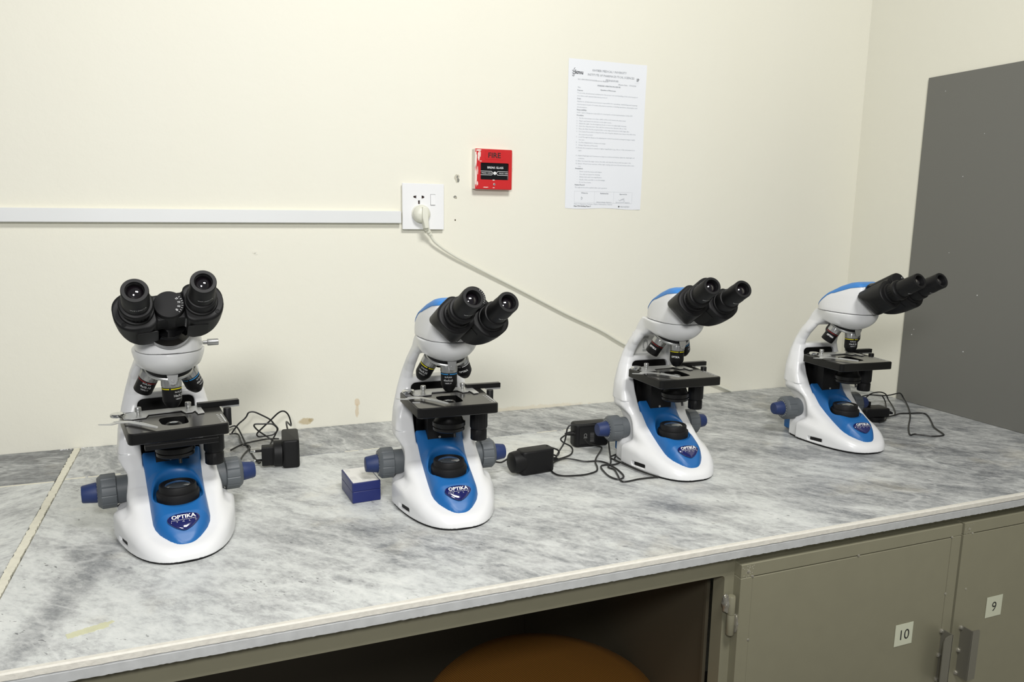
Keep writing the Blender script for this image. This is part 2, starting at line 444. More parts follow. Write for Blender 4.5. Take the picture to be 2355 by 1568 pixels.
def housing_mesh():
    """one prism housing in hinge coordinates: u outwards, v across, t along the tube"""
    h = .001; b = (-.003, .071, -.032, .032, -.074, .003)
    U, V, Tt = grid(b, h)
    ot = poly_sdf(np.broadcast_to(U[:, 0], (U.shape[0], Tt.shape[2])).astype(np.float32), np.broadcast_to(Tt[0], (U.shape[0], Tt.shape[2])).astype(np.float32),
        [(.0185, 0), (.068, 0), (.0675, -.012), (.0645, -.028), (.0610, -.038), (.0550, -.050), (.0450, -.062), (.0390, -.067), (.0240, -.069), (.0185, -.066)])[:, None, :]
    q = np.clip((U-.0395)/.0285, 0, 1.2)
    vm = .0278*np.clip(1-q**2.3, 0.0004, 1)**(1/2.3)-.006*np.clip((.030-U)/.0115, 0, 1)**2
    D = smax(ot, (np.abs(V)-vm)*.8, .005)
    D = smin(D, smax(smax(np.abs(U-.015)-.018, np.abs(V)-.0185, .002), np.maximum(Tt+.006, -.040-Tt), .002), .003)
    return vdb_mesh('prism_housing', D, b, h, M_BLK)

# ------------------------------------------------------------------ microscope parts (built once, shared)
PM = {}
def build_parts():
    P = PM
    P['body'] = body_mesh(); P['panel'] = panel_mesh(); P['head'] = head_mesh(); P['cap'] = cap_mesh(); P['housing'] = housing_mesh()
    P['gasket'] = G().add(*prism(footprint(.0025), .0002, .0045)).mesh('base_gasket', M_BLKM)
    P['rear'] = G().add(*box(-.060, .060, .060, .136, .003, .052, .004, .014)).mesh('rear_cover', M_BLUE)
    pl = []
    for i in range(48):
        a = 2*PI*i/48; c, s = math.cos(a), math.sin(a); e = 2/2.3
        pl.append((.0425*math.copysign(abs(c)**e, c), .0138+.0630*math.copysign(abs(s)**e, s)))
    P['split'] = G().add(*prism(pl, .2908, .2960)).mesh('head_seal', M_BLKM)
    # focus knobs (axis z, pointing outwards)
    def rib(k, i): return 1-.022*(1 if (k % 6) == 0 else 0) if 2 <= i <= 3 else 1
    P['coarse'] = G().add(*lathe([(.0212, .056), (.0212, .079), (.0255, .0793), (.0264, .0802), (.0264, .0990), (.0256, .1000), (.0215, .1048), (.020, .1053), (.0, .1053)], 120, lambda k, i: (.955 if k % 10 == 0 else 1) if 3 <= i <= 4 else 1)).mesh('coarse_focus_knob', M_DIAL)
    P['fine'] = G().add(*lathe([(.0158, .104), (.0155, .108), (.0132, .1245), (.0120, .1262), (.0, .1268)], 48)).mesh('fine_focus_knob', M_NAVY)
    g = G()
    for k in range(20):
        a = 2*PI*k/20; g.add(*box(-.0004, .0004, .0175, .0195, .1053, .10545), mtx=Matrix.Rotation(a, 4, 'Z'))
    P['scale'] = g.mesh('dial_scale', M_TXT)
    # illuminator
    P['illum'] = G().add(*lathe([(.024, .040), (.0290, .048), (.0300, .074), (.0292, .0765), (.0262, .0775), (.0258, .0855), (.0250, .0868), (.0225, .0868), (.0222, .0855), (.0205, .0855), (.0200, .0862), (.0188, .0862), (.0186, .0845), (0, .0845)], 64)).mesh('illuminator', M_BLKM)
    P['ilens'] = G().add(*lathe([(.0185, .0848), (.0160, .0862), (.0110, .0875), (.0050, .0882), (0, .0883)], 48)).mesh('illuminator_lens', M_LENSD)
    # badge: a rounded pick shape
    pk = [(-.0215, .0045), (-.019, .0083), (-.011, .0112), (0, .0121), (.011, .0112), (.019, .0083), (.0215, .0045), (.0205, -.0005), (.0125, -.0090), (.004, -.0140), (0, -.0148), (-.004, -.0140), (-.0125, -.0090), (-.0205, -.0005)]
    pk = [(v.x, v.y) for v in catmull([(x, y, 0) for x, y in pk+[pk[0]]], 4)][:-1]
    g = G(); n = len(pk); rings = [(1, 0), (1, .0012), (.955, .0020), (.85, .0027), (.55, .0034), (.2, .0037)]
    V = []; F = []
    for s, z in rings: V += [(x*s, y*s, z) for x, y in pk]
    for j in range(len(rings)-1):
        for i in range(n): a, c = j*n+i, j*n+(i+1) % n; F.append((a, c, c+n, a+n))
    F.append(tuple((len(rings)-1)*n+i for i in range(n)))
    P['badge'] = mesh('badge', V, F, M_BADGE, 50)
    def dome(x, y): return .0039
    g = G(); g.add(*text_geo('OPTIKA', .0082, bold=.00026, width=.0325), mtx=T(.0, .0024, .0040))
    g.add(*text_geo('MICROSCOPES', .0018, width=.033), mtx=T(0, -.0002, .0038)); g.add(*text_geo('I    T    A    L    Y', .0025, width=.034), mtx=T(0, -.0032, .0038))
    P['badge_text'] = g.mesh('lettering', M_TXT)
    fo = [p for p in footprint(.0030) if p[0] < 0 and -.021 < p[1] < .013]
    P['wheel'] = G().add(*prism(fo+[(-.060, fo[-1][1]), (-.060, fo[0][1])], .0088, .0166)).mesh('dimmer_slot', M_BLKM)
    # carriage
    P['carriage'] = G().add(*prism(rrect(.081, .092, .010, 0, .150), .0, .004), mtx=Matrix(((1, 0, 0, 0), (0, 0, -1, .1085), (0, 1, 0, 0), (0, 0, 0, 1)))).add(*box(-.0355, .0355, .088, .1065, .112, .178, .0008)).mesh('carriage', M_STAGE)
    P['bracket'] = G().add(*box(-.0235, .0235, .050, .100, .094, .172, .0009)).add(*box(-.0242, -.0236, .072, .0725, .100, .160)).mesh('bracket', M_BLKM)
    P['bscrew'] = G().add(*lathe([(.0022, 0), (.0022, .0012), (0, .0016)], 16), mtx=frame((-.003, .0500, .111), (0, -1, 0))).mesh('screw', M_SIL)
    P['lscrew'] = G().add(*lathe([(.0016, 0), (.0016, .0012), (0, .0016)], 16), mtx=frame((-.0385, .1045, .150), (0, -1, 0))).mesh('screw', M_SIL)
    # stage
    out = [(-.0555, -.0525), (.0645, -.0505), (.0680, -.0492), (.0697, -.0460), (.0735, .066), (.0705, .070), (-.064, .070), (-.0675, .066), (-.0640, -.0440), (-.0625, -.0490), (-.0595, -.0517)]
    hole = [(-.017, .018), (.014, .019), (.018, .014), (.0185, -.018), (.013, -.026), (.002, -.0285), (-.010, -.026), (-.0175, -.016)][::-1]
    hole = [(v.x, v.y) for v in catmull([(x, y, 0) for x, y in hole+[hole[0]]], 3)][:-1]
    P['stage'] = G().add(*prism(out, .1705, .1866, [hole], .0010)).mesh('stage', M_STAGE)
    P['stage_top'] = G().add(*prism(offset_poly(out, .0018), .1862, .1871, [hole])).mesh('stage_top_plate', M_STTOP)
    g = G()
    for i in range(6): g.add(*box(.060, .0632, -.040+i*.009, -.0394+i*.009, .1871, .1873))
    for i in range(26): g.add(*box(.0655, .0672, -.040+i*.0018, -.0396+i*.0018, .1871, .1873))
    P['sscale'] = g.mesh('scale_marks', M_TXT)
    hp = [(-.066, .060), (-.064, .030), (-.0525, .0255), (-.0345, .0275), (-.0296, .044), (.0153, .046), (.0203, .0296), (.0301, .031), (.0341, .0375), (.0359, .017), (.0455, .0195), (.0446, .066), (-.0392, .068)]
    P['holder'] = G().add(*prism(hp, .1878, .1895, (), .0003)).mesh('slide_holder', M_CHR2)
    P['blade'] = G().add(*prism([(-.078, .014), (-.070, .0165), (-.055, .0085), (-.041, -.013), (-.0245, -.0435), (-.0275, -.0460), (-.046, -.019), (-.060, .001), (-.074, .0045)], .1900, .1912)).add(*box(-.0009, .0009, 0, .040, .1900, .1924), mtx=T(-.0255, -.0448, 0) @ Matrix.Rotation(R(29), 4, 'Z')).add(*prism([(-.076, .013), (-.072, .004), (-.081, -.001), (-.096, .007), (-.0975, .0095), (-.084, .006)], .1898, .1909)).mesh('clip_arm', M_CHR2)
    P['pivot'] = G().add(*lathe([(.0095, .1912), (.0105, .1925), (.0105, .1950), (.0095, .1962), (.0070, .1968), (.0020, .1972), (0, .1966)], 40), mtx=T(-.071, .040, 0)).mesh('pivot_cap', M_CHR)
    sc = lathe([(.0026, .1895), (.0026, .1925), (.0044, .1932), (.0047, .1942), (.0047, .1990), (.0042, .1999), (0, .1999)], 32, lambda k, i: .96 if (k % 2 and 3 <= i <= 4) else 1)
    P['tscrew'] = G().add(*sc).mesh('thumbscrew', M_SIL)
    P['bar'] = G().add(*box(.040, .102, .053, .063, .1872, .1955, .0004)).add(*box(-.062, .070, .060, .069, .1872, .1890, .0003)).mesh('guide_bar', M_STAGE)
    g = G().add(*box(.076, .102, .0535, .0625, .1845, .1872))
    P['rack'] = g.mesh('gear_rack', M_SIL)
    P['rail'] = G().add(*box(-.044, .052, -.064, -.053, .1640, .1710, .0006)).mesh('guide_rail', M_STAGE)
    P['pin'] = G().add(*lathe([(.0058, .164), (.0058, .1905), (.0052, .1915), (0, .1915)], 28), mtx=T(.079, .024, 0)).mesh('knob_shaft', M_BLK)
    P['sknob'] = G().add(*lathe([(.0135, .1295), (.0150, .1325), (.0150, .170)], 60, lambda k, i: .965 if (k % 4 == 0 and 1 <= i) else 1), mtx=T(.0555, .012, 0)).mesh('stage_knob', M_BLK)
    P['sknob2'] = G().add(*lathe([(.0, .1100), (.0128, .1100), (.0138, .1112), (.0138, .1268), (.0125, .1285), (.0115, .130)], 60, lambda k, i: .975 if (k % 4 == 0 and 2 <= i <= 3) else 1), mtx=T(.0555, .012, 0)).mesh('lower_stage_knob', M_BLK)
    P['cond'] = G().add(*lathe([(.0, .134), (.0235, .1345), (.0262, .136), (.0262, .1405), (.0245, .1412), (.0245, .1425), (.0272, .1432), (.0272, .1495), (.0240, .152), (.0210, .160), (.0185, .172), (.0175, .1765), (.0160, .1785), (.0080, .1842), (.0066, .1846), (.0060, .1842), (0, .1840)], 56)).add(*lathe([(.0021, 0), (.0021, .008), (0, .0085)], 12), mtx=frame((.004, -.020, .1350), (0, -.3, -1))).mesh('condenser', M_STAGE)
    P['clens'] = G().add(*lathe([(.0059, .1842), (.0035, .1850), (0, .1853)], 24)).mesh('condenser_lens', M_LENS)
    # nosepiece, in its own axis (z = -NZ)
    P['nose'] = G().add(*lathe([(.0320, .0), (.0335, .0012), (.0335, .0040), (.0325, .0052), (.0, .0052)], 72)).mesh('nosepiece', M_SIL)
    P['nosering'] = G().add(*lathe([(.0318, .0050), (.0325, .0100), (.0, .0100)], 56)).mesh('nosepiece_ring', M_BLKM)
    P['clip'] = G().add(*prism([(-.0075, .004), (.0075, .004), (.0062, -.004), (.004, -.0095), (0, -.0108), (-.004, -.0095), (-.0062, -.004)], 0, .0012)).add(*lathe([(.0021, .0012), (.0019, .0022), (0, .0022)], 16), mtx=T(0, -.0050, 0)).mesh('stop_clip', M_SIL)
    # objectives: mount at z=0, tip down
    for nm, L in (('4', .0360), ('10', .0438), ('40', .0445), ('100', .0445)):
        kn = lathe([(.0105, 0), (.0105, -.0012), (.0136, -.0018), (.0139, -.0026), (.0139, -.0112), (.0134, -.0118), (.0134, -.0125)], 72, lambda k, i: (.965 if k % 6 < 2 else 1) if 3 <= i <= 4 else 1)
        P['okn'] = P.get('okn') or G().add(*kn).mesh('mount_ring', M_SILD)
        if nm == '4': pr = [(.0133, -.0124), (.0133, -L+.001), (.0126, -L), (.0085, -L), (.0082, -L+.002), (0, -L+.002)]
        else: pr = [(.0133, -.0124), (.0133, -.0320), (.0127, -.0345), (.0098, -.0400), (.0088, -.0415), (.0066, -L), (.0040, -L-.0002), (.0036, -L+.001), (0, -L+.001)]
        P['obj'+nm] = G().add(*lathe(pr, 56)).mesh('objective_'+'barrel', M_BLK)
    P['bands'] = {}
    for nm, mm in (('4', M_RED), ('10', M_YEL), ('40', M_CYAN), ('100', M_WB)):
        V, F = lathe([(.0135, -.0138), (.0135, -.0153)], 72, None, False)
        F = [q for i, q in enumerate(F) if i not in (50, 51)]
        P['bands'][nm] = mesh('colour_band', V, F, mm)
    P['front_glass'] = G().add(*lathe([(.0030, -.0441), (0, -.0444)], 16)).mesh('front_lens', M_GLASS)
    # binocular, hinge axis = z
    P['flange'] = G().add(*lathe([(.0298, -.0720), (.0298, -.0600), (.0235, -.0530), (.0215, -.0520), (.0215, -.048)], 64)).mesh('tube_flange', M_GLOSSB)
    P['barrel'] = G().add(*lathe([(.0192, -.060), (.0192, -.0035), (.0185, -.0025), (0, -.0025)], 64)).mesh('hinge_barrel', M_BLK)
    P['dial'] = G().add(*lathe([(.0185, -.0028), (.0187, .0008), (.0178, .0020), (.0110, .0026), (0, .0028)], 64)).mesh('distance_dial', M_BLKS)
    g = G()
    for i, s in enumerate(('75', '70', '60', '48')):
        a = R(38-i*27); g.add(*text_geo(s, .0036), mtx=Matrix.Rotation(a, 4, 'Z') @ T(.0120, -.0013, .0029))
    for i in range(8):
        a = R(38-i*11.6); g.add(*box(.0150, .0172, -.00020, .00020, .0022, .0026), mtx=Matrix.Rotation(a, 4, 'Z'))
    P['dial_text'] = g.mesh('lettering', M_TXT)
    P['collar'] = G().add(*lathe([(.0212, -.001), (.0212, .0020), (.0202, .0035), (.0180, .0040)], 56)).mesh('tube_collar', M_BLK)
    P['diop'] = G().add(*lathe([(.0182, .0045), (.0182, .0150), (.0200, .0160), (.0205, .0175), (.0205, .0225), (.0190, .0245), (.0165, .0250)], 96, lambda k, i: .965 if (k % 4 < 2 and i <= 1) else 1)).mesh('dioptre_ring', M_BLK)
    P['plain'] = G().add(*lathe([(.0190, .0045), (.0190, .0215), (.0180, .0230), (.0165, .0235)], 56)).mesh('tube_sleeve', M_BLK)
    P['eye'] = G().add(*lathe([(.0150, .0225), (.0163, .0235), (.0163, .0480), (.0158, .0500), (.0158, .0680), (.0150, .0693), (.0112, .0693), (.0104, .0680), (.0098, .0610), (0, .0610)], 64)).mesh('eyepiece', M_BLK)
    P['eye_glass'] = G().add(*lathe([(.0097, .0612), (.0080, .0628), (.0050, .0640), (.002, .0646), (0, .0647)], 40)).mesh('eye_lens', M_GLASS)
    P['eye_text'] = G().add(*wrap(text_geo('WF10X/18', .0040, width=.020), .01655, R(-80), .0400)).mesh('lettering', M_TXT)
    P['hscrew'] = G().add(*lathe([(.0030, -.0005), (.0030, .0004), (.0021, .0004), (.0020, -.0001), (0, -.0001)], 20)).mesh('screw', M_BLKS)
    P['coverplate'] = G().add(*prism(rrect(.026, .040, .002, 0, 0, 2), 0, .0008)).mesh('cover_plate', M_BLK)
    P['lock'] = G().add(*lathe([(.0028, .045), (.0028, .0510), (.0046, .0512), (.0049, .0520), (.0049, .0655), (.0045, .0665), (0, .0665)], 48, lambda k, i: .95 if (k % 2 and 3 <= i <= 4) else 1), mtx=frame((0, -.006, .2985), (1, 0, 0))).mesh('locking_screw', M_SIL)
M_CHR2 = mat('bright_steel', (214, 215, 213), .30, .55)
M_LENSD = mat('lamp_lens', (62, 66, 70), .06, 0, 1, .9)
M_GLOSSB = mat('gloss_black', (8, 8, 9), .08, 0, .8)
M_BLKS = mat('satin_black', (22, 22, 23), .6, spec=.2)
build_parts()

OTEXT = {'4': ['N-PLAN', '4x/0.10', '160/0.17'], '10': ['N-PLAN', '10x/0.25', '160/0.17'], '40': ['N-PLAN', '40x/0.65', '160/0.17'], '100': ['N-PLAN', '100x/1.25', '160/0.17']}
def otext(kind, brand, az):
    key = ('ot', kind, brand, az)
    if key not in PM:
        g = G(); rad = .01355; a = R(az)
        z0 = -.018 if kind == '4' else -.0205
        if brand: g.add(*wrap(text_geo('OPTIKA', .0050, bold=.0002, width=.0165), rad, a, z0-.0055))
        else:
            L = OTEXT[kind]
            for s, sz, w, dz in ((L[0], .0036, .0118, 0), (L[1], .0048, .0158, -.0058), (L[2], .0030, .0105, -.0100)):
                g.add(*wrap(text_geo(s, sz, width=w), rad, a, z0+dz))
        PM[key] = g.mesh('lettering', M_TXT)
    return PM[key]

HA = R(27.2)
KP = Vector((0, -.1048, .3672)); AXD = Vector((0, -math.cos(HA), math.sin(HA))); ND = Vector((0, math.sin(HA), math.cos(HA)))
def microscope(label, loc, rz, phiL, phiR, dz, objs, texts, dxh=0, rail=False, hinge=0, wlabel=False, psi=0):
    RH = Matrix.Rotation(R(psi), 4, 'Z')
    P = PM
    t = thing('microscope', label, 'microscope', loc, rz, 'binocular microscopes on the marble worktop')
    bd = obj('body', P['body'], t); obj('base_gasket', P['gasket'], t); obj('rear_cover', P['rear'], t)
    fpn = obj('front_panel', P['panel'], t)
    bg = obj('badge', P['badge'], t, frame((0, -.0575, .0490), (0, -.655, .755), (1, 0, 0))); obj('lettering', P['badge_text'], bg)
    obj('dimmer_slot', P['wheel'], t)
    il = obj('illuminator', P['illum'], t); obj('illuminator_lens', P['ilens'], il)
    for s in (-1, 1):
        mt = frame((0, .0805, .0636), (s, 0, 0), (0, 0, 1))
        ck = obj('coarse_focus_knob', P['coarse'], t, mt); obj('fine_focus_knob', P['fine'], ck, label='navy blue fine focus knob'); obj('dial_scale', P['scale'], ck)
    obj('head_seal', P['split'], t, RH); hd = obj('head_cover', P['head'], t, RH); obj('top_cover', P['cap'], t, RH, label='blue cover over the top of the head'); obj('locking_screw', P['lock'], t, RH)
    # stage group
    Z = T(0, 0, dz)
    cg = obj('carriage', P['carriage'], t, T(0, 0, 0)); obj('bracket', P['bracket'], t); obj('screw', P['bscrew'], cg); obj('screw', P['lscrew'], cg)
    st = obj('stage', P['stage'], t, Z); obj('stage_top_plate', P['stage_top'], st); obj('scale_marks', P['sscale'], st)
    sh = obj('slide_holder', P['holder'], t, T(dxh, 0, dz)); obj('clip_arm', P['blade'], sh); obj('pivot_cap', P['pivot'], sh)
    obj('thumbscrew', P['tscrew'], sh, T(-.0434, .050, 0)); obj('thumbscrew', P['tscrew'], sh, T(.0263, .052, 0))
    br = obj('guide_bar', P['bar'], t, T(dxh*.5, 0, dz)); obj('gear_rack', P['rack'], br)
    if rail: obj('guide_rail', P['rail'], t, Z)
    obj('knob_shaft', P['pin'], t, Z); obj('stage_knob', P['sknob'], t, Z); obj('lower_stage_knob', P['sknob2'], t, Z)
    cn = obj('condenser', P['cond'], t, Z); obj('condenser_lens', P['clens'], cn)
    # nosepiece and objectives
    nm = frame(NC0, -NZ, (1, 0, 0)); ns = obj('nosepiece', P['nose'], t, nm); obj('nosepiece_ring', P['nosering'], ns)
    obj('stop_clip', P['clip'], t, frame((.0005, -.0168, .2515), (0, -1, .12), (1, 0, 0)))
    ef = Vector((0, -C22, -S22)); el = Vector((-1, 0, 0))
    for kind, e, (brand, az) in zip(objs, (ef, el, -el, -ef), texts):
        d = C22*NZ+S22*e; p = NC0+.023*e
        ob = obj('objective', P['obj'+kind], t, frame(p, -d, (1, 0, 0)))
        obj('mount_ring', P['okn'], ob); obj('colour_band', P['bands'][kind], ob); obj('lettering', otext(kind, brand, az), ob)
    # binocular
    HM = RH @ frame(KP, AXD, (1, 0, 0))
    obj('tube_flange', P['flange'], t, HM @ T(0, -.0085, .0010)); obj('hinge_barrel', P['barrel'], t, HM)
    dl = obj('distance_dial', P['dial'], t, HM @ Matrix.Rotation(R(hinge), 4, 'Z')); obj('lettering', P['dial_text'], dl)
    for s, ph in ((-1, phiL), (1, phiR)):
        ang = PI-R(ph) if s < 0 else R(ph)
        HR = HM @ Matrix.Rotation(ang, 4, 'Z')
        hs = obj('prism_housing', P['housing'], t, HR)
        obj('cover_plate', P['coverplate'], hs, frame((.032, -.0277*(1 if s > 0 else -1), -.034), (0, -1 if s > 0 else 1, 0), (1, 0, 0)))
        obj('screw', P['hscrew'], hs, T(.0395+.0178, (-.0165 if s > 0 else .0165), .0003)); obj('tube_collar', P['collar'], hs, T(.0393, 0, 0))
        em = HM @ Matrix.Rotation(ang, 4, 'Z') @ T(.0393, 0, 0) @ Matrix.Rotation(-ang, 4, 'Z')
        obj('dioptre_ring' if s < 0 else 'tube_sleeve', P['diop'] if s < 0 else P['plain'], t, em)
        ey = obj('eyepiece', P['eye'], t, em); obj('eye_lens', P['eye_glass'], ey); obj('lettering', P['eye_text'], ey)
    if wlabel:
        g = G().add(*prism([(-.0355, .2075), (.0355, .2075), (.0295, .254), (-.0295, .254)], 0, .0008), mtx=Matrix(((1, 0, 0, 0), (0, 0, -1, .126), (0, 1, 0, 0), (0, 0, 0, 1))))
        lb = obj('paper_label', g.mesh('paper_label', mat('label_paper', (222, 222, 218), .6)), t, label='white label filling the carrying handle opening')
        g = G().add(*text_geo('IICI', .017, bold=.0007, width=.040), mtx=Matrix(((0, 1, 0, -.004), (0, 0, -1, .1248), (-1, 0, 0, .2305), (0, 0, 0, 1))) @ Matrix.Rotation(0, 4, 'Z'))
        obj('lettering', g.mesh('lettering', mat('grey_print', (165, 166, 164), .6)), lb)
    return t

microscope('white and blue binocular microscope farthest left, facing straight ahead with eyepieces spread widest', (.2325, -.5430, 0), R(8.3), -8.8, 4.9, -.003,
           ('10', '4', '40', '100'), ((0, -52), (0, -100), (0, -35), (0, -90)), 0, True, 0, psi=-3.6)
microscope('white and blue binocular microscope between the small blue box and the black adapter', (.6482, -.5650, 0), R(-1.6), -38.9, -57.1, .003,
           ('40', '10', '100', '4'), ((0, -110), (0, -125), (1, -100), (0, -90)), .012, False, 10, psi=5.3)
microscope('white and blue binocular microscope with a black cord looped over its left focus knob', (1.1281, -.5031, 0), R(-1.8), -37.3, -49.9, .002,
           ('10', '4', '40', '100'), ((1, -135), (1, -150), (0, -40), (0, -90)), .006, False, 0, True, psi=-5.5)
microscope('white and blue binocular microscope closest to the grey board, seen most from its side', (1.5880, -.4846, 0), R(-4.9), -40.2, -40.7, .002,
           ('10', '4', '40', '100'), ((0, -112), (1, -138), (0, -40), (0, -90)), .010, False, 0, psi=6.4)

def flat(P, d0, d1, holes=(), c=0):   # polygon in (x,z), from depth d0 to d1 towards -y
    V, F = prism(P, d0, d1, holes, c); return [(a, -cc, b_) for a, b_, cc in V], F
# ------------------------------------------------------------------ the room
XR, DEP = 2.0552, .8471
def wall_mat():
    m = bpy.data.materials.new('cream_wall_paint'); m.use_nodes = True; t = NT(m)
    tc = t.node('ShaderNodeTexCoord').outputs['Object']
    n = t.noise(tc, 1.6, 3, .5); n2 = t.noise(t.mapping(tc, (0, 0, 0), (0, 0, 0), (6, 6, .8)), 1.2, 4, .6)
    base = t.mix(n, lin((236, 234, 219)), lin((231, 230, 219)))
    base = t.mix(t.math('MULTIPLY', n2, .35), base, lin((228, 225, 209)))
    sep = t.node('ShaderNodeSeparateXYZ'); t.l.new(tc, sep.inputs[0])
    nn = t.noise(tc, 60, 4, .6)
    def spot(cx, cz, rx, rz, amt, col, base):
        a = t.math('POWER', t.math('DIVIDE', t.math('SUBTRACT', sep.outputs[0], cx), rx), 2.0)
        c = t.math('POWER', t.math('DIVIDE', t.math('SUBTRACT', sep.outputs[2], cz), rz), 2.0)
        d = t.math('ADD', a, c); d = t.math('MULTIPLY_ADD', nn, 2.2, d)
        k = t.math('SUBTRACT', 1.0, t.math('MULTIPLY', t.math('SUBTRACT', d, 1.55), 3.0), None, True)
        return t.mix(t.math('MULTIPLY', k, amt), base, lin(col))
    base = spot(.4785, .017, .019, .010, .75, (190, 172, 132), base)
    base = spot(.4900, .018, .008, .006, .65, (170, 152, 112), base)
    base = spot(.5960, .052, .008, .010, .55, (208, 182, 142), base)
    base = spot(.5950, .030, .0050, .020, .55, (206, 182, 144), base)
    base = spot(.9870, .0, .25, .012, .30, (214, 196, 160), base)
    t.l.new(base, t.b.inputs['Base Color']); t.b.inputs['Roughness'].default_value = .55
    t.b.inputs['Specular IOR Level'].default_value = .3
    b1 = t.noise(tc, 14, 4, .6); b2 = t.noise(tc, 90, 3, .6); hh = t.math('MULTIPLY_ADD', b1, 3.0, b2)
    bp = t.node('ShaderNodeBump'); bp.inputs['Strength'].default_value = .25; bp.inputs['Distance'].default_value = .0012
    t.l.new(hh, bp.inputs['Height']); t.l.new(bp.outputs[0], t.b.inputs['Normal'])
    return m
WALL = wall_mat()
wb = obj('wall_back', G().add(*box(-1.6, XR+.02, 0, .05, -.87, 2.0)).mesh('wall_back', WALL), kind='structure')
wr = obj('wall_right', G().add(*box(XR, XR+.05, -3.0, 0, -.87, 2.0)).mesh('wall_right', WALL), kind='structure')
M_FLOOR = mat('floor_terrazzo', (120, 116, 108), .5, noise=.2, nscale=60)
obj('floor', G().add(*box(-1.6, XR+.05, -3.0, .05, -.92, -.87)).mesh('floor', M_FLOOR), kind='structure')
# chipped plaster round old screw holes, and paint flakes
M_HOLE = mat('bare_hole', (74, 62, 44), .9); M_CHIP = mat('chipped_plaster', (196, 192, 176), .9, noise=.15, nscale=700); M_DUST = mat('grey_plaster', (130, 130, 122), .9, noise=.3, nscale=900)
def blob(cx, cz, rx, rz, n, seed, y=-.0006):
    rnd = random.Random(seed); P = []
    for i in range(n):
        a = 2*PI*i/n; k = rnd.uniform(.72, 1.12); P.append((cx+rx*k*math.cos(a), cz+rz*k*math.sin(a)))
    return prism(P, 0, -y)[0], prism(P, 0, -y)[1]
def onwall(geo, y=0.0):   # (x, z, depth) -> wall coordinates, proud towards -y
    V, F = geo; return [(a, y-c, b_) for a, b_, c in V], F
for cx, cz, rx, rz, mm, sd, nm in ((.8375, .571, .0068, .0105, M_CHIP, 1, 'chipped_plaster'), (.8405, .5665, .0030, .0060, M_DUST, 2, 'chipped_plaster'), (.8385, .5745, .0022, .0030, M_DUST, 5, 'chipped_plaster'),
                                 (.8330, .5282, .0045, .0032, M_DUST, 3, 'screw_hole'), (.8350, .5262, .0030, .0020, M_CHIP, 6, 'screw_hole'), (.8352, .5256, .0012, .0012, M_HOLE, 7, 'screw_hole'), (.8338, .4746, .0018, .0024, M_HOLE, 4, 'screw_hole')):
    obj(nm, G().add(*onwall(blob(cx, cz, rx, rz, 14, sd, -.0004-.0002*sd*.2))).mesh(nm, mm), wb)
for cx, cz, rx, rz, sd in ((.3825, .402, .0065, .0035, 11), (.3850, .398, .0045, .0025, 12)):
    obj('paint_flake', G().add(*onwall(blob(cx, cz, rx, rz, 12, sd, -.0008))).mesh('paint_flake', WALL), wb)

# grey board on the right wall
t = thing('wall_board', 'tall plain grey board on the right wall standing on the worktop', 'board', (XR, -.75, 0))
M_BOARD = mat('grey_board', (112, 112, 107), .55, noise=.03, nscale=500)
obj('board_sheet', G().add(*box(-.006, -.0005, -.66, .5336, .0005, .8551, .0005)).mesh('board_sheet', M_BOARD), t)
rnd = random.Random(4)
for y, z in ((-.27, .815), (-.39, .70), (-.345, .60), (-.55, .41), (-.33, .41), (-.25, .20), (-.245, .185), (-.40, .165), (-.42, .31), (-.305, .335)):
    k = rnd.uniform(.0008, .0016)
    obj('paint_speck', G().add(*lathe([(k, 0), (k*.6, .0007), (0, .0008)], 8), mtx=frame((-.006, y+.75-.0, z), (-1, 0, 0))).mesh('paint_speck', M_TXT), t)

# ------------------------------------------------------------------ worktop
XS = .0187; SLY = -.2015
t = thing('worktop', 'long grey and white marble worktop with a cream grout line across its left end', 'worktop', (0, 0, 0))
AS = R(-50)
GAP = .0010
mm = [marble('marble_main', R(-46), (0, 0, 0), .470, .045, ((.100, -.70, .20, .030, 76, .13), (.115, -.55, .06, .035, 60, .10), (.43, -.585, .13, .06, -20, .06), (1.05, -.70, .13, .035, -25, .12), (1.17, -.66, .16, .03, -30, .08), (.75, -.50, .08, .04, -20, .08), (1.42, -.52, .22, .05, -30, .10), (1.55, -.42, .25, .06, -35, .12), (1.50, -.75, .12, .03, -30, .10), (.60, -.78, .25, .07, 10, -.05), (.90, -.62, .15, .05, 0, -.05), (.30, -.74, .12, .06, 10, -.04))), marble('marble_back', R(-62), (3, 1, 0), .56, .02), marble('marble_left', R(35), (5, 2, 0), .50), marble('marble_left_back', R(-8), (7, 5, 0), .66), marble('marble_right', R(-38), (2, 8, 0), .58)]
def wob(x0, x1, y0, y1, seed):
    rn = random.Random(seed); P = []
    n = max(2, int((x1-x0)/.02))
    for i in range(n+1): P.append((x0+(x1-x0)*i/n, y0+rn.uniform(-.0004, .0004)))
    for i in range(n+1): P.append((x1-(x1-x0)*i/n, y1+rn.uniform(-.0004, .0004)))
    return P
SL = [(XS+.0070, 1.6645, -DEP, SLY-GAP, mm[0]), (XS+.0070, XR, SLY+GAP, -.0005, mm[1]), (-1.2, XS-.0070, -DEP, SLY-.008-GAP, mm[2]), (-1.2, XS-.0070, SLY-.004+GAP, -.0005, mm[3]), (1.6655, XR, -DEP, SLY-GAP, mm[4])]
for i, (x0, x1, y0, y1, m_) in enumerate(SL):
    obj('marble_slab', G().add(*prism(wob(x0, x1, y0, y1, i), -.0092, 0, (), .0009)).mesh('marble_slab', m_), t)
M_GROUT = mat('cream_grout', (224, 221, 204), .85, noise=.14, nscale=90, bump=.6)
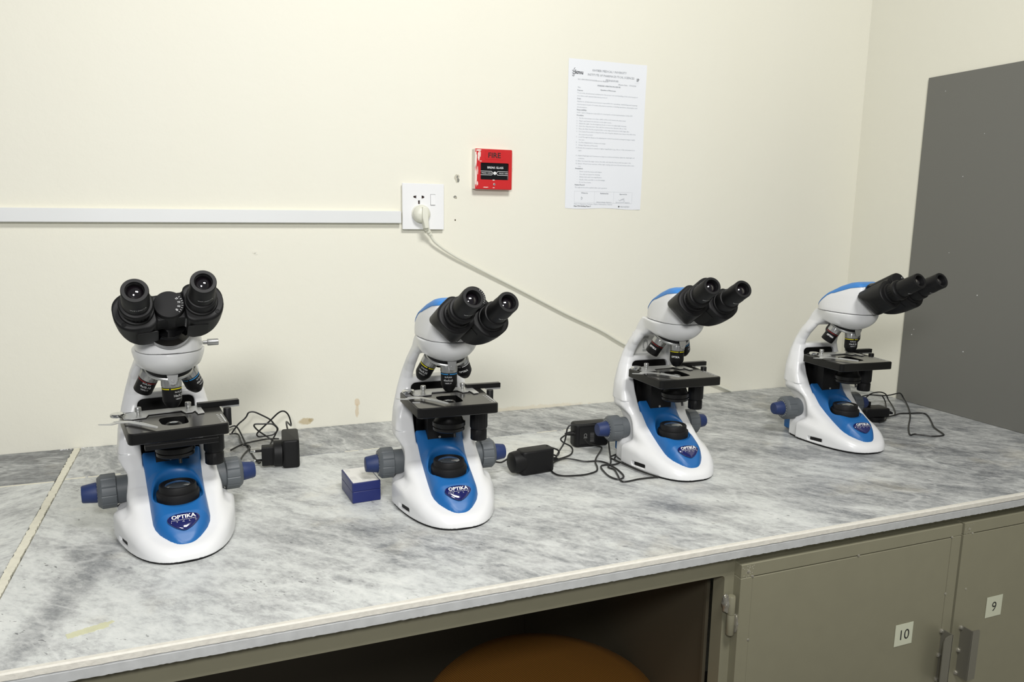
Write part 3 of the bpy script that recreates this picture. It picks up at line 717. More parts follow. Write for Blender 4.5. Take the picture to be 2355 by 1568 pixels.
def ribbon(p0, p1, w, z, seed, n=60, h=.004):
    rn = random.Random(seed); a, b_ = Vector(p0), Vector(p1); d = (b_-a).normalized(); nn = Vector((-d.y, d.x, 0)); L, Rr = [], []
    wl = wr_ = 0
    for i in range(n+1):
        q = a.lerp(b_, i/n); wl = .5*wl+rn.uniform(-.16, .16)*w; wr_ = .5*wr_+rn.uniform(-.16, .16)*w
        L.append(q+nn*(w/2+wl*.5)); Rr.append(q-nn*(w/2+wr_*.5))
    V = [(p.x, p.y, z) for p in L]+[(p.x, p.y, z) for p in Rr]+[(p.x, p.y, z-h) for p in L]+[(p.x, p.y, z-h) for p in Rr]; m = n+1; F = []
    for i in range(n): F += [(i, m+i, m+i+1, i+1), (2*m+i, i, i+1, 2*m+i+1), (m+i, 3*m+i, 3*m+i+1, m+i+1)]
    return V, F
obj('grout_line', G().add(*ribbon((XS, -.002, 0), (XS, -DEP+.001, 0), .0115, .0005, 3, 300)).mesh('grout_line', M_GROUT), t)
g = G(); rn = random.Random(9); x = XS+.008
while x < 1.66:
    L = rn.uniform(.01, .06)
    if rn.random() < (.95 if x < .25 else .5 if x < 1.1 else .15): g.add(*ribbon((x, SLY-.0003, 0), (min(x+L, 1.66), SLY-.0003, 0), rn.uniform(.0012, .0026) if x > .1 else .004, .0005, int(x*1000), max(2, int(L/.004))))
    x += L+rn.uniform(.002, .02)
g.add(*ribbon((-1.2, SLY-.0060, 0), (XS-.008, SLY-.0060, 0), .0022, .0004, 5, 60))
obj('joint_filler', g.mesh('joint_filler', mat('white_filler', (232, 228, 210), .8)), t)
g = G(); rn = random.Random(21)
for i in range(14):
    g.add(*lathe([(rn.uniform(.0008, .0016), 0), (.0005, .0012), (0, .0014)], 6), mtx=T(XS+rn.uniform(-.03, .025), -.0045+rn.uniform(-.004, .001), 0))
o = obj('grout_crumbs', g.mesh('grout_crumbs', M_TXT), t); o['kind'] = 'stuff'
M_EDGE = mat('rough_marble_edge', (217, 214, 204), .7, noise=.13, nscale=120, bump=.8); M_EDGE2 = mat('sawn_marble_edge', (182, 184, 184), .6, noise=.18, nscale=60, bump=.4)
def strip(x0, x1, y0, y1, z0, z1, seed, amp, n=220):
    rn = random.Random(seed); V, F = [], []
    for i in range(n+1):
        xx = x0+(x1-x0)*i/n
        for (yy, zz, a) in ((y1, z0, 0), (y0, z0+.001, amp), (y0, z1-.0018, amp*.3), (y0+.0018, z1, 0), (y1, z1, 0)):
            V.append((xx, yy+rn.uniform(-1, 1)*amp*.3, zz+rn.uniform(-1, 1)*a))
    for i in range(n):
        for k in range(4): F.append((i*5+k, i*5+k+5, i*5+k+6, i*5+k+1))
    F.append((0, 1, 2, 3, 4)); F.append(tuple(n*5+k for k in range(5))[::-1])
    return V, F
for x0, x1 in ((-1.2, XS-.001), (XS, 1.6645), (1.6655, XR)):
    obj('edge_strip', G().add(*strip(x0, x1, -DEP-.0012, -DEP+.006, -.0095, .0002, int(x1*10), .0003)).mesh('edge_strip', M_EDGE), t)
    obj('under_strip', G().add(*strip(x0, x1, -DEP-.0004, -DEP+.06, -.0240, -.0096, int(x1*10)+5, .0004, 500)).mesh('under_strip', M_EDGE2), t)
g = G()
g.add(*ribbon((.1185, -.7900, 0), (.1600, -.7760, 0), .013, .0003, 31, 30)); g.add(*ribbon((.1500, -.7830, 0), (.1650, -.7700, 0), .006, .0004, 33, 20))
obj('glue_stain', g.mesh('glue_stain', mat('old_glue', (204, 204, 172), .5, noise=.15, nscale=80)), t)

# ------------------------------------------------------------------ steel base cabinet
M_STEEL = mat('olive_grey_steel', (140, 137, 116), .42, .2, noise=.05, nscale=30, bump=.15)
M_CARC = mat('shaded_carcass_steel', (84, 78, 64), .45, .2)  # knee-space shade put into the colour, darker than the door steel
M_WELD = mat('weld_metal', (175, 172, 160), .3, .7)
t = thing('base_cabinet', 'olive grey steel base cabinet under the marble worktop with two numbered doors', 'cabinet', (0, 0, 0))
FY = -.827
g = G()
g.add(*box(-1.2, XR-.002, FY, -.79, -.0600, -.0245))                      # top rail
obj('top_rail', g.mesh('top_rail', M_STEEL), t)
obj('post', G().add(*box(1.018, 1.0445, FY, -.80, -.86, -.0602)).add(*flat([(1.0105, -.0600), (1.0145, -.0607), (1.0172, -.0630), (1.0181, -.0680), (1.0181, -.0600)], -FY-.03, -FY)).mesh('post', M_STEEL), t)
obj('post', G().add(*box(-.62, -.59, FY, -.79, -.86, -.03)).mesh('post', M_STEEL), t)
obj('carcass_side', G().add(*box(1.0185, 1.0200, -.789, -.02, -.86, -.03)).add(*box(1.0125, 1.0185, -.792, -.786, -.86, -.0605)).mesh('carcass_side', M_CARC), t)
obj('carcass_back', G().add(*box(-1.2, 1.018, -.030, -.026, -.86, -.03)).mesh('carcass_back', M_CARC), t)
def door(x0, x1, label, num, nx, nz, hs):
    d = G()
    zt, zb, b_ = -.0385, -.84, .0225
    y0, y1 = -.8430, FY-.0002
    d.add(*box(x0, x1, y0, y1, zt-b_, zt, .0012)); d.add(*box(x0, x1, y0, y1, zb, zb+b_, .0012))
    d.add(*box(x0, x0+b_, y0, y1, zb+b_, zt-b_, .0012)); d.add(*box(x1-b_, x1, y0, y1, zb+b_, zt-b_, .0012))
    dd = obj('door', d.mesh('door', M_STEEL), t, label=label)
    obj('door_panel', G().add(*box(x0+b_+.0006, x1-b_-.0006, y0+.0004, y1, zb+b_+.0008, zt-b_-.0012, .0010)).mesh('door_panel', M_STEEL), dd)
    # tack welds
    w = G(); rn = random.Random(num)
    for px, pz in ((x0+b_, zt-b_), (x1-b_, zt-b_), (x0+b_*.6, zt-b_*.6), ((x0+x1)/2, zt-b_), (x1-b_, zt-.13), (x0+b_, zt-.13)):
        w.add(*lathe([(.0026, 0), (.0022, .0008), (0, .0012)], 8), mtx=frame((px, y0+.0002, pz), (0, -1, 0)))
    for k in range(26):
        w.add(*lathe([(.0007, 0), (0, .0006)], 6), mtx=frame((x0+rn.uniform(.003, .024), y0, zt-rn.uniform(.003, .024)), (0, -1, 0)))
    obj('weld_spots', w.mesh('weld_spots', M_WELD), dd, kind='stuff')
    pl = obj('number_card', G().add(*box(nx-.0208, nx+.0208, y0-.0006, y0-.0001, nz-.0205, nz+.0205)).mesh('number_card', mat('card', (205, 208, 186), .6)), dd, label='white card printed %d' % num)
    obj('number', G().add(*text_geo(str(num), .027, res=4), mtx=frame((nx, y0-.0008, nz-.0095), (0, -1, 0), (1, 0, 0))).mesh('number', mat('black_ink', (18, 18, 20), .6)), pl)
    return dd
d10 = door(1.036, 1.5145, 'cabinet door carrying the number 10', 10, 1.3985, -.2280, 1)
d9 = door(1.5205, 2.030, 'cabinet door carrying the number 9', 9, 1.6240, -.2170, 0)
M_HANDLE = mat('handle_steel', (128, 126, 116), .36, .5)
def handle(parent, x, s, z0, z1):
    g = G(); y0, y1 = -.8655, -.8432
    g.add(*box(x-.0009, x+.0009, y0, y1, z0, z1))                     # web standing out from the door
    P = [(0, z0), (s*.020, z0), (s*.020, z1-.011), (s*.0165, z1-.004), (s*.010, z1-.001), (0, z1)] if s < 0 else [(0, z0), (s*.020, z0), (s*.020, z1-.004), (s*.018, z1-.001), (0, z1)]
    V, F = prism([(a+x, b_) for a, b_ in P], 0, .0018)
    g.add([(a, y0+c, b_) for a, b_, c in V], [q[::-1] for q in F])
    h = obj('handle', g.mesh('handle', M_HANDLE), parent, label='bent steel angle handle')
    for k in range(3):
        zz = z1-.004-k*(z1-z0-.008)/2
        obj('weld_bead', G().add(*lathe([(.0050, -.002), (.0047, .0018), (.0026, .0042), (0, .0048)], 12, lambda k_, i: 1+.08*math.sin(k_*2.1)), mtx=frame((x-.001, -.8432, zz), (-.25, -1, 0))).mesh('weld_bead', M_WELD), h)
handle(d10, 1.4935, -1, -.340, -.2365); handle(d9, 1.5430, 1, -.338, -.2395)
hg = obj('hinge', G().add(*lathe([(.0058, -.1210), (.0060, -.1200), (.0060, -.0925), (.0052, -.0905), (0, -.0900)], 24), mtx=T(1.0262, -.8370, 0)).mesh('hinge', M_STEEL), t)
obj('lower_knuckle', G().add(*lathe([(0, -.1560), (.0056, -.1555), (.0062, -.1545), (.0062, -.1225), (.0060, -.1215)], 24), mtx=T(1.0262, -.8370, 0)).mesh('lower_knuckle', M_STEEL), hg)
def lump(cx, cy, cz, rx, ry, rz, seed):
    rn = random.Random(seed); bm = bmesh.new(); bmesh.ops.create_icosphere(bm, subdivisions=3, radius=1)
    V = []
    for v in bm.verts:
        c = v.co; k = 1+.10*math.sin(7*c.x+seed)+.10*math.sin(9*c.z+2*seed)+.07*math.sin(13*c.y+seed*3)
        V.append((cx+c.x*rx*k, cy+c.y*ry*k, cz+c.z*rz*k))
    F = [tuple(v.index for v in q.verts) for q in bm.faces]; bm.free(); return V, F
obj('weld_bead', G().add(*lump(1.0185, -.8335, -.1035, .0062, .0068, .0155, 1)).mesh('weld_bead', M_WELD), hg)
obj('weld_bead', G().add(*lump(1.0335, -.8385, -.1370, .0034, .0062, .0160, 4)).mesh('weld_bead', M_WELD), hg)

# ------------------------------------------------------------------ stool under the worktop
t = thing('stool', 'round mustard brown fabric stool tucked under the worktop', 'stool', (.815, -.605, -.87))
def tweed():
    m = bpy.data.materials.new('mustard_fabric'); m.use_nodes = True; q = NT(m)
    tc = q.node('ShaderNodeTexCoord').outputs['Object']
    w = q.node('ShaderNodeTexWave'); w.inputs['Scale'].default_value = 110; w.bands_direction = 'DIAGONAL'; q.l.new(q.mapping(tc, (0, 0, 0), (0, 0, .5)), w.inputs['Vector'])
    base = q.mix(w.outputs['Fac'], lin((116, 74, 14)), lin((146, 98, 24))); q.l.new(base, q.b.inputs['Base Color']); q.b.inputs['Roughness'].default_value = .85
    bp = q.node('ShaderNodeBump'); bp.inputs['Distance'].default_value = .0006; bp.inputs['Strength'].default_value = .5; q.l.new(w.outputs['Fac'], bp.inputs['Height']); q.l.new(bp.outputs[0], q.b.inputs['Normal'])
    return m
M_FAB = tweed()
obj('seat_cushion', G().add(*lathe([(.0, .445), (.195, .445), (.212, .455), (.218, .475), (.214, .496), (.200, .510), (.170, .5175), (.10, .5205), (0, .5215)], 72, lambda k, i: 1+.012*math.cos(4*2*PI*k/72+.8))).mesh('seat_cushion', M_FAB), t)
for k in range(4):
    a = R(45+90*k); obj('leg', G().add(*tube([(.13*math.cos(a), .13*math.sin(a), .445), (.175*math.cos(a), .175*math.sin(a), .004)], .011, 12, 0)).mesh('leg', M_BLK), t)
V = [(.16*math.cos(2*PI*i/32), .16*math.sin(2*PI*i/32), .16) for i in range(33)]
obj('foot_ring', G().add(*tube(V, .007, 8, 0)).mesh('foot_ring', M_BLK), t)

# ------------------------------------------------------------------ things on the back wall
M_TRUNK = mat('trunking_white', (226, 228, 228), .4, noise=.03, nscale=8)
t = thing('cable_trunking', 'long horizontal cream-painted plastic cable trunking running left from the socket', 'trunking', (.696, 0, .4798))
t.rotation_euler = (0, -R(.36)*1.0, 0)
obj('trunking_base', G().add(*box(-1.9, .0045, -.012, -.0002, -.0128, .0128, .0006)).mesh('trunking_base', WALL), t)
obj('trunking_lid', G().add(*box(-1.9, .0045, -.0165, -.0118, -.0136, .0136, .0011)).mesh('trunking_lid', M_TRUNK), t)
M_PLATE = mat('socket_white', (238, 239, 240), .3)
PX, PZ, PW, PH = .7045, .4524, .0980, .1040
t = thing('wall_socket', 'square white wall socket plate with a switch at the end of the trunking', 'socket', (PX+PW/2, 0, PZ+PH/2))
def pp(cx, cy): return ((cx-197)/753*PW-PW/2, PH/2-(cy-168)/832*PH)   # position on the plate
obj('back_box', G().add(*flat(rrect(PW-.010, PH-.010, .003), .0002, .0065)).mesh('back_box', WALL), t)
def slotp(kind):
    if kind == 'L': return [pp(*q) for q in ((447, 385), (447, 442), (430, 434), (410, 432), (395, 421), (391, 408), (400, 394), (425, 392))]
    if kind == 'R': return [pp(*q) for q in ((541, 385), (541, 444), (565, 434), (583, 432), (593, 416), (588, 398), (570, 390))]
    return [pp(*q) for q in ((478, 473), (478, 540), (511, 540), (511, 473))]
sw = [pp(*q) for q in ((700, 358), (700, 556), (792, 556), (792, 358))]
obj('face_plate', G().add(*flat(rrect(PW, PH, .0015, 0, 0, 3), .0065, .0125, [slotp('L'), slotp('R'), slotp('E'), sw], .0007)).mesh('face_plate', M_PLATE), t)
obj('slot_liner', G().add(*flat(rrect(PW*.9, PH*.9, .002), .0060, .0075)).mesh('slot_liner', mat('slot_dark', (48, 26, 18), .7)), t)
a0 = pp(746, 457)
obj('rocker_switch', G().add(*[(lambda q: ([(x, y-(.0012 if z_ > a0[1]+.002 else (.0030 if z_ < a0[1]-.002 else .0016)) if y < -.012 else y, z_) for x, y, z_ in q[0]], q[1]))(flat([pp(*q) for q in ((704, 364), (704, 457), (704, 551), (788, 551), (788, 457), (788, 364))], .008, .0126))][0]).mesh('rocker_switch', M_PLATE), t)
M_CREAM = mat('cream_plastic', (226, 226, 212), .38)
c0 = pp(520, 715)
t = thing('power_plug', 'cream round plug in the wall socket with its long cream lead', 'plug', (PX+PW/2+c0[0], -.0125, PZ+PH/2+c0[1]))
bx = frame((0, 0, 0), (0, -1, 0), (1, 0, 0))
obj('plug_body', G().add(*lathe([(.0210, .0002), (.0210, .0035), (.0185, .0045), (.0200, .0055), (.0200, .0120), (.0180, .0180), (.0120, .0225), (0, .0240)], 48), mtx=bx).mesh('plug_body', M_CREAM), t)
obj('grip', G().add(*flat([(-.0022, .0150), (.0060, .0165), (.0110, .0140), (.0115, -.0060), (.0115, -.0200), (.0130, -.0320), (.0030, -.0330), (.0005, -.0200), (-.0030, -.0080)], .0080, .0290, (), .0022)).mesh('grip', M_CREAM, 50), t)
for k in range(3):
    q = k/2; obj('strain_relief', G().add(*tube([(.0085+.009*q, -.0145+.004*q, -.031-.012*q), (.0120+.009*q, -.0128+.004*q, -.0350-.012*q)], .0060-.0004*k, 14, 2)).mesh('strain_relief', M_CREAM), t)
px0, pz0 = PX+PW/2+c0[0], PZ+PH/2+c0[1]
LW = [(.7600, -.0215, .4395), (.7814, -.016, .423), (.8237, -.012, .3945), (.889, -.010, .3609), (1.0027, -.009, .305), (1.123, -.009, .2447), (1.2242, -.009, .1981), (1.3035, -.009, .154), (1.4417, -.009, .0907), (1.6032, -.009, .0240), (1.6520, -.0085, .0034)]
LW[0] = (px0+.0200, -.0215, pz0-.0470)
obj('lead', G().add(*tube([(x-px0, y+.0125, z-pz0) for x, y, z in LW], .0031, 12, 6)).mesh('lead', M_CREAM), t)

# fire alarm call point
t = thing('fire_alarm_call_point', 'red break glass fire alarm box on the wall beside the socket', 'fire alarm', (.9212, 0, .5932))
M_REDP = mat('alarm_red', (200, 34, 38), .35); FW, FH = .0925, .0925
obj('back_box', G().add(*flat(rrect(FW-.002, FH-.002, .002), .0002, .010, (), .0004)).mesh('back_box', mat('alarm_back', (214, 180, 172), .5, noise=.1, nscale=60)), t)
win = rrect(.0700, .0385, .002, .0025, -.0045, 2)
obj('front_frame', G().add(*flat(rrect(FW, FH, .0025), .010, .0215, [win], .0018)).mesh('front_frame', M_REDP), t)
obj('upper_panel', G().add(*flat(rrect(.046, .020, .002, .001, .0320), .0215, .0220, (), .0003)).mesh('upper_panel', M_REDP), t)
obj('fire_lettering', G().add(*text_geo('FIRE', .0165, bold=.0003, width=.031), mtx=frame((.001, -.0223, .0265), (0, -1, 0), (1, 0, 0))).mesh('fire_lettering', mat('dark_ink', (40, 14, 14), .6)), t, label='dark FIRE lettering')
gl = obj('glass_card', G().add(*flat(rrect(.072, .040, .001, .0025, -.0045, 2), .0150, .0170)).mesh('glass_card', mat('card_black', (14, 15, 18), .12, 0, .6)), t, label='black BREAK GLASS card behind glass')
g = G(); fr = frame((.0025, -.0172, -.0045), (0, -1, 0), (1, 0, 0))
g.add(*text_geo('BREAK GLASS', .0068, bold=.0001, width=.040), mtx=fr @ T(.003, .0065, 0))
g.add(*text_geo('PRESS HERE', .0042, width=.0255), mtx=fr @ T(-.0185, -.0055, 0)); g.add(*text_geo('PRESS HER', .0042, width=.0225), mtx=fr @ T(.0235, -.0055, 0))
for s in (-1, 1):
    for zz in (0, -.0085):
        xa, xb = (-.0345, -.0065) if s < 0 else (.0090, .0345)
        g.add(*box(xa, xb, .0003+zz-.0006, .0003+zz+.0004, 0, .0001), mtx=fr)
g.add(*prism(circ(.0038, 24, .0018, -.0040), 0, .00012), mtx=fr)
for (xa, ya, xb, yb) in ((-.0065, .0003, -.0025, -.0042), (-.0065, -.0085, -.0025, -.0042), (.009, .0003, .0058, -.0042), (.009, -.0085, .0058, -.0042)):
    d = Vector((xb-xa, yb-ya)); L = d.length; g.add(*box(0, L, -.0005, .0005, 0, .0001), mtx=fr @ T(xa, ya, 0) @ Matrix.Rotation(math.atan2(d.y, d.x), 4, 'Z'))
obj('lettering', g.mesh('lettering', M_TXT), gl)
obj('screw', G().add(*lathe([(.0028, 0), (.0028, .0006), (.0020, .0008), (.0018, .0002), (0, .0002)], 20), mtx=frame((.0015, -.0215, -.0345), (0, -1, 0))).mesh('screw', M_SILD), t)
M_SMEAR = mat('paint_smear', (236, 226, 216), .6, noise=.12, nscale=200)
rn = random.Random(8)
for (xa, za, w, h_) in ((-.0445, .022, .0055, .042), (-.0375, .030, .0050, .024), (-.0440, -.016, .0040, .050), (-.038, .0425, .016, .0035), (-.0340, .0340, .003, .014), (-.0405, -.033, .0032, .012), (.0465, .020, .0012, .045), (-.020, -.0415, .014, .0018), (.0000, -.0420, .006, .0016), (-.0330, .0180, .0060, .0016), (0.0, -.0245, .006, .0022), (-.0400, -.004, .0020, .020)):
    P = []
    for i in range(16):
        a = 2*PI*i/16; k = rn.uniform(.7, 1.15); P.append((xa+w/2*k*math.cos(a), za+h_/2*k*math.sin(a)))
    obj('paint_smear', G().add(*flat(P, .0212, .0218)).mesh('paint_smear', M_SMEAR), t)
obj('painted_side', G().add(*box(-FW/2-.0006, -FW/2+.0006, -.0205, -.0002, -FH/2+.001, FH/2-.001)).mesh('painted_side', M_SMEAR), t)

# notice
NX, NZ_, NW, NH = 1.118, .8632, .216, .356
t = thing('notice', 'white printed laboratory procedure sheet stuck on the cream wall', 'notice', (NX, 0, NZ_))
n = 14; V, F = [], []
for j in range(n+1):
    for i in range(9):
        uu, vv = i/8, j/n
        cur = .0006+.0030*max(0, uu-.93)/.07*(.6+.4*math.cos(vv*9))+.0004*math.sin(uu*7+vv*3)**2
        V.append((uu*NW-(.0012*vv if i == 8 else 0), -cur, -vv*NH-(.0015*math.sin(uu*9) if j == n else 0)))
for j in range(n):
    for i in range(8): a = j*9+i; F.append((a, a+9, a+10, a+1))
sh = obj('sheet', mesh('sheet', V, F, mat('paper', (232, 235, 240), .6)), t)
def npos(cx, cy): return ((cx-85)/780*NW, -(cy-42)/1436*NH)
M_INK = mat('print_grey', (140, 144, 150), .8); M_INKB = mat('print_dark', (84, 86, 90), .8); M_INKL = mat('print_light', (168, 173, 179), .8)
TL = {'b': G(), 'm': G(), 'l': G()}
def line(s, cx, cy, size, w=None, k='l', align='LEFT', bold=0, res=1):
    x, z = npos(cx, cy); TL[k].add(*text_geo(s, size, align, res, bold, (w/780*NW) if w else None), mtx=frame((x, -.0013, z-size*.3), (0, -1, 0), (1, 0, 0)))
line('KHYBER MEDICAL UNIVERSITY', 490, 137, .0072, 342, 'm', 'CENTER')
line('INSTITUTE OF PHARMACEUTICAL SCIENCES', 508, 180, .0072, 470, 'm', 'CENTER'); line('PESHAWAR', 518, 222, .0072, 128, 'm', 'CENTER')
line('kmu', 148, 166, .0130, 78, 'b', 'LEFT', .0004); line('IPS', 768, 195, .0105, 44, 'b', 'LEFT', .0002)
line('NO: KMU/IPS/SOP/2025/Electronic Balance', 178, 232, .0042, 298, 'm'); line('Effective Date:   17/06/2025', 582, 252, .0042, 182, 'm')
line('STANDARD OPERATING PROCEDURE', 372, 277, .0042, 232, 'm', 'LEFT', .0001); line('Title:', 178, 308, .0042, 28, 'm'); line('Operation of Microscope', 403, 316, .0045, 156, 'm', 'LEFT', .0001)
for s, y, w in (('Purpose:', 335, 54), ('Scope:', 414, 38), ('Responsibility:', 520, 96), ('Procedure:', 572, 68), ('Precautions:', 1086, 76), ('Related Record:', 1245, 98)): line(s, 176, y, .0044, w, 'm', 'LEFT', .0001)
for s, x, y, w in (('To provide documented evidence for the proper use and handling of the microscope in', 176, 360, 610), ('accordance with standard laboratory protocol.', 176, 387, 300),
    ('Applies to all laboratory personnel responsible for operating, maintaining and cleaning', 176, 440, 608), ('microscopes as part of routine laboratory activities, including specimen observation and', 176, 467, 608), ('documentation.', 176, 494, 100),
    ('HOD / Lab In Charge are responsible for ensuring the correct implementation of the SOP.', 176, 546, 565), ('1.   Set the microscope on a clean, stable surface and remove the dust cover.', 176, 598, 495), ('2.   Plug in and Switch On and turn on the light source.', 176, 625, 350),
    ('3.   Adjust the Light. Use the brightness knob or mirror to adjust light intensity.', 176, 650, 505), ('4.   Select the Objective Lens. Start with the lowest power objective (4x or 10x).', 176, 675, 508), ('5.   Place the Slide. Put the prepared slide on the stage and secure it with stage clips.', 176, 701, 536),
    ('6.   Use Coarse Focus while looking from the side, bring the objective lens close to the slide using', 176, 727, 602), ('the coarse focus knob.', 202, 755, 140), ('7.   Look Through the Eyepiece by adjusting the coarse focus knob to bring the image roughly', 176, 780, 600), ('into view.', 202, 806, 58),
    ('8.   Use Fine Adjustment to sharpen the image.', 176, 832, 298), ('9.   Change Objectives (if Needed).', 176, 858, 218), ('10. Rotate the nosepiece to switch to higher magnification (e.g., 40x or 100x), and adjust focus', 176, 884, 600), ('again.', 202, 910, 32),
    ('11. Adjust Diaphragm and Condenser to improve contrast and clarity, adjust the diaphragm and', 176, 960, 600), ('condenser.', 202, 986, 64), ('12. After Use lower the stage, remove the slide, and clean the lenses with lens paper only.', 176, 1012, 564), ('13. Switch Off and Cover and turn off the light, unplug, and cover the microscope with a dust', 176, 1038, 598), ('cover.', 202, 1064, 30),
    ('\u2022    Never touch the lenses with fingers.', 196, 1114, 250), ('\u2022    Use only lens paper for cleaning.', 196, 1141, 230), ('\u2022    Always start with low magnification.', 196, 1167, 250), ('\u2022    Handle slides carefully to avoid breakage.', 196, 1194, 285), ('\u2022    Do not force knobs.', 196, 1220, 142),
    ('The logbook should be updated after each operation.', 176, 1271, 330), ('Phase V, Hayatabad, Peshawar, Khyber Pakhtunkhwa, Pakistan', 173, 1434, 390)): line(s, x, y, .0042, w)
for s, x, y, w in (('Written by:', 243, 1325, 68), ('Reviewed by:', 437, 1325, 84), ('Approved by:', 636, 1328, 80)): line(s, x, y, .0042, w, 'm', 'LEFT', .0001)
for s, x, y, w in (('Safety Incharge Signature', 400, 1412, 156), ('Director/HOD Signature', 600, 1412, 146)): line(s, x, y, .0040, w)
line('Near PDA Building Phase V', 172, 1456, .0045, 172, 'b', 'LEFT', .0001); line('\u2665 +92-91-9217217', 624, 1456, .0045, 118, 'b')
for (xa, ya, xb, yb) in ((175, 1308, 770, 1308), (175, 1420, 770, 1420), (175, 1308, 175, 1420), (378, 1308, 378, 1420), (575, 1308, 575, 1420), (770, 1308, 770, 1420), (748, 225, 818, 225)):
    a, b_ = npos(xa, ya), npos(xb, yb); TL['l'].add(*box(min(a[0], b_[0])-.00008, max(a[0], b_[0])+.00008, -.0014, -.0013, min(a[1], b_[1])-.00008, max(a[1], b_[1])+.00008))
for P_ in ([(630, 1385), (645, 1395), (655, 1380), (660, 1388), (670, 1372), (675, 1388), (684, 1368), (688, 1405)], [(244, 1366), (258, 1374), (246, 1392), (246, 1362)]):
    TL['m'].add(*tube([(npos(*q)[0], -.0013, npos(*q)[1]) for q in P_], .0003, 5, 3))
for k in range(3):   # little spiral emblem
    P_ = [(122, 150+k*22), (128, 160+k*22), (140, 158+k*22), (136, 144+k*22), (148, 126+k*22 if k == 0 else 140+k*22)]
    TL['b'].add(*tube([(npos(*q)[0], -.0013, npos(*q)[1]) for q in P_], .0005, 6, 4))
for k, mm_ in (('b', M_INKB), ('m', M_INK), ('l', M_INKL)): obj('printed_text', TL[k].mesh('printed_text', mm_), sh, kind='stuff')

# ------------------------------------------------------------------ small blue box
a = math.atan2(.0037, .0492)
t = thing('small_box', 'small dark blue plastic box with a white printed label on top', 'box', (.4994, -.4934, 0), a)
M_BOX = mat('box_navy', (24, 36, 98), .35)
obj('box_base', G().add(*box(0, .0495, 0, .080, .0003, .0205, .0008, .0022)).mesh('box_base', M_BOX), t)
ld = obj('box_lid', G().add(*box(0, .0495, 0, .080, .0207, .0360, .0009, .0022)).mesh('box_lid', M_BOX), t)
lb = obj('label', G().add(*box(.0022, .0468, .0022, .0775, .0360, .0363)).mesh('label', mat('box_label', (225, 224, 220), .35)), ld, label='white printed label')
g = G(); rn = random.Random(2)
for (x, y, w, h_, rows) in ((.034, .006, .022, .0014, 6), (.010, .058, .016, .0012, 3), (.012, .014, .020, .0012, 4), (.036, .042, .020, .0014, 4)):
    for k in range(rows):
        g.add(*text_geo('Lens oil 8ml n 1.515 ISO', .0022, 'LEFT', 1, 0, w*rn.uniform(.7, 1)), mtx=T(x-k*.0026, y+w, .0364) @ Matrix.Rotation(-PI/2, 4, 'Z'))
obj('lettering', g.mesh('lettering', mat('box_print', (176, 176, 176), .6)), ld)
obj('latch', G().add(*lathe([(.0032, -.004), (.0032, .004), (.0025, .0045)], 12), mtx=frame((.0505, .020, .022), (0, 1, 0))).mesh('latch', M_BOX), t)

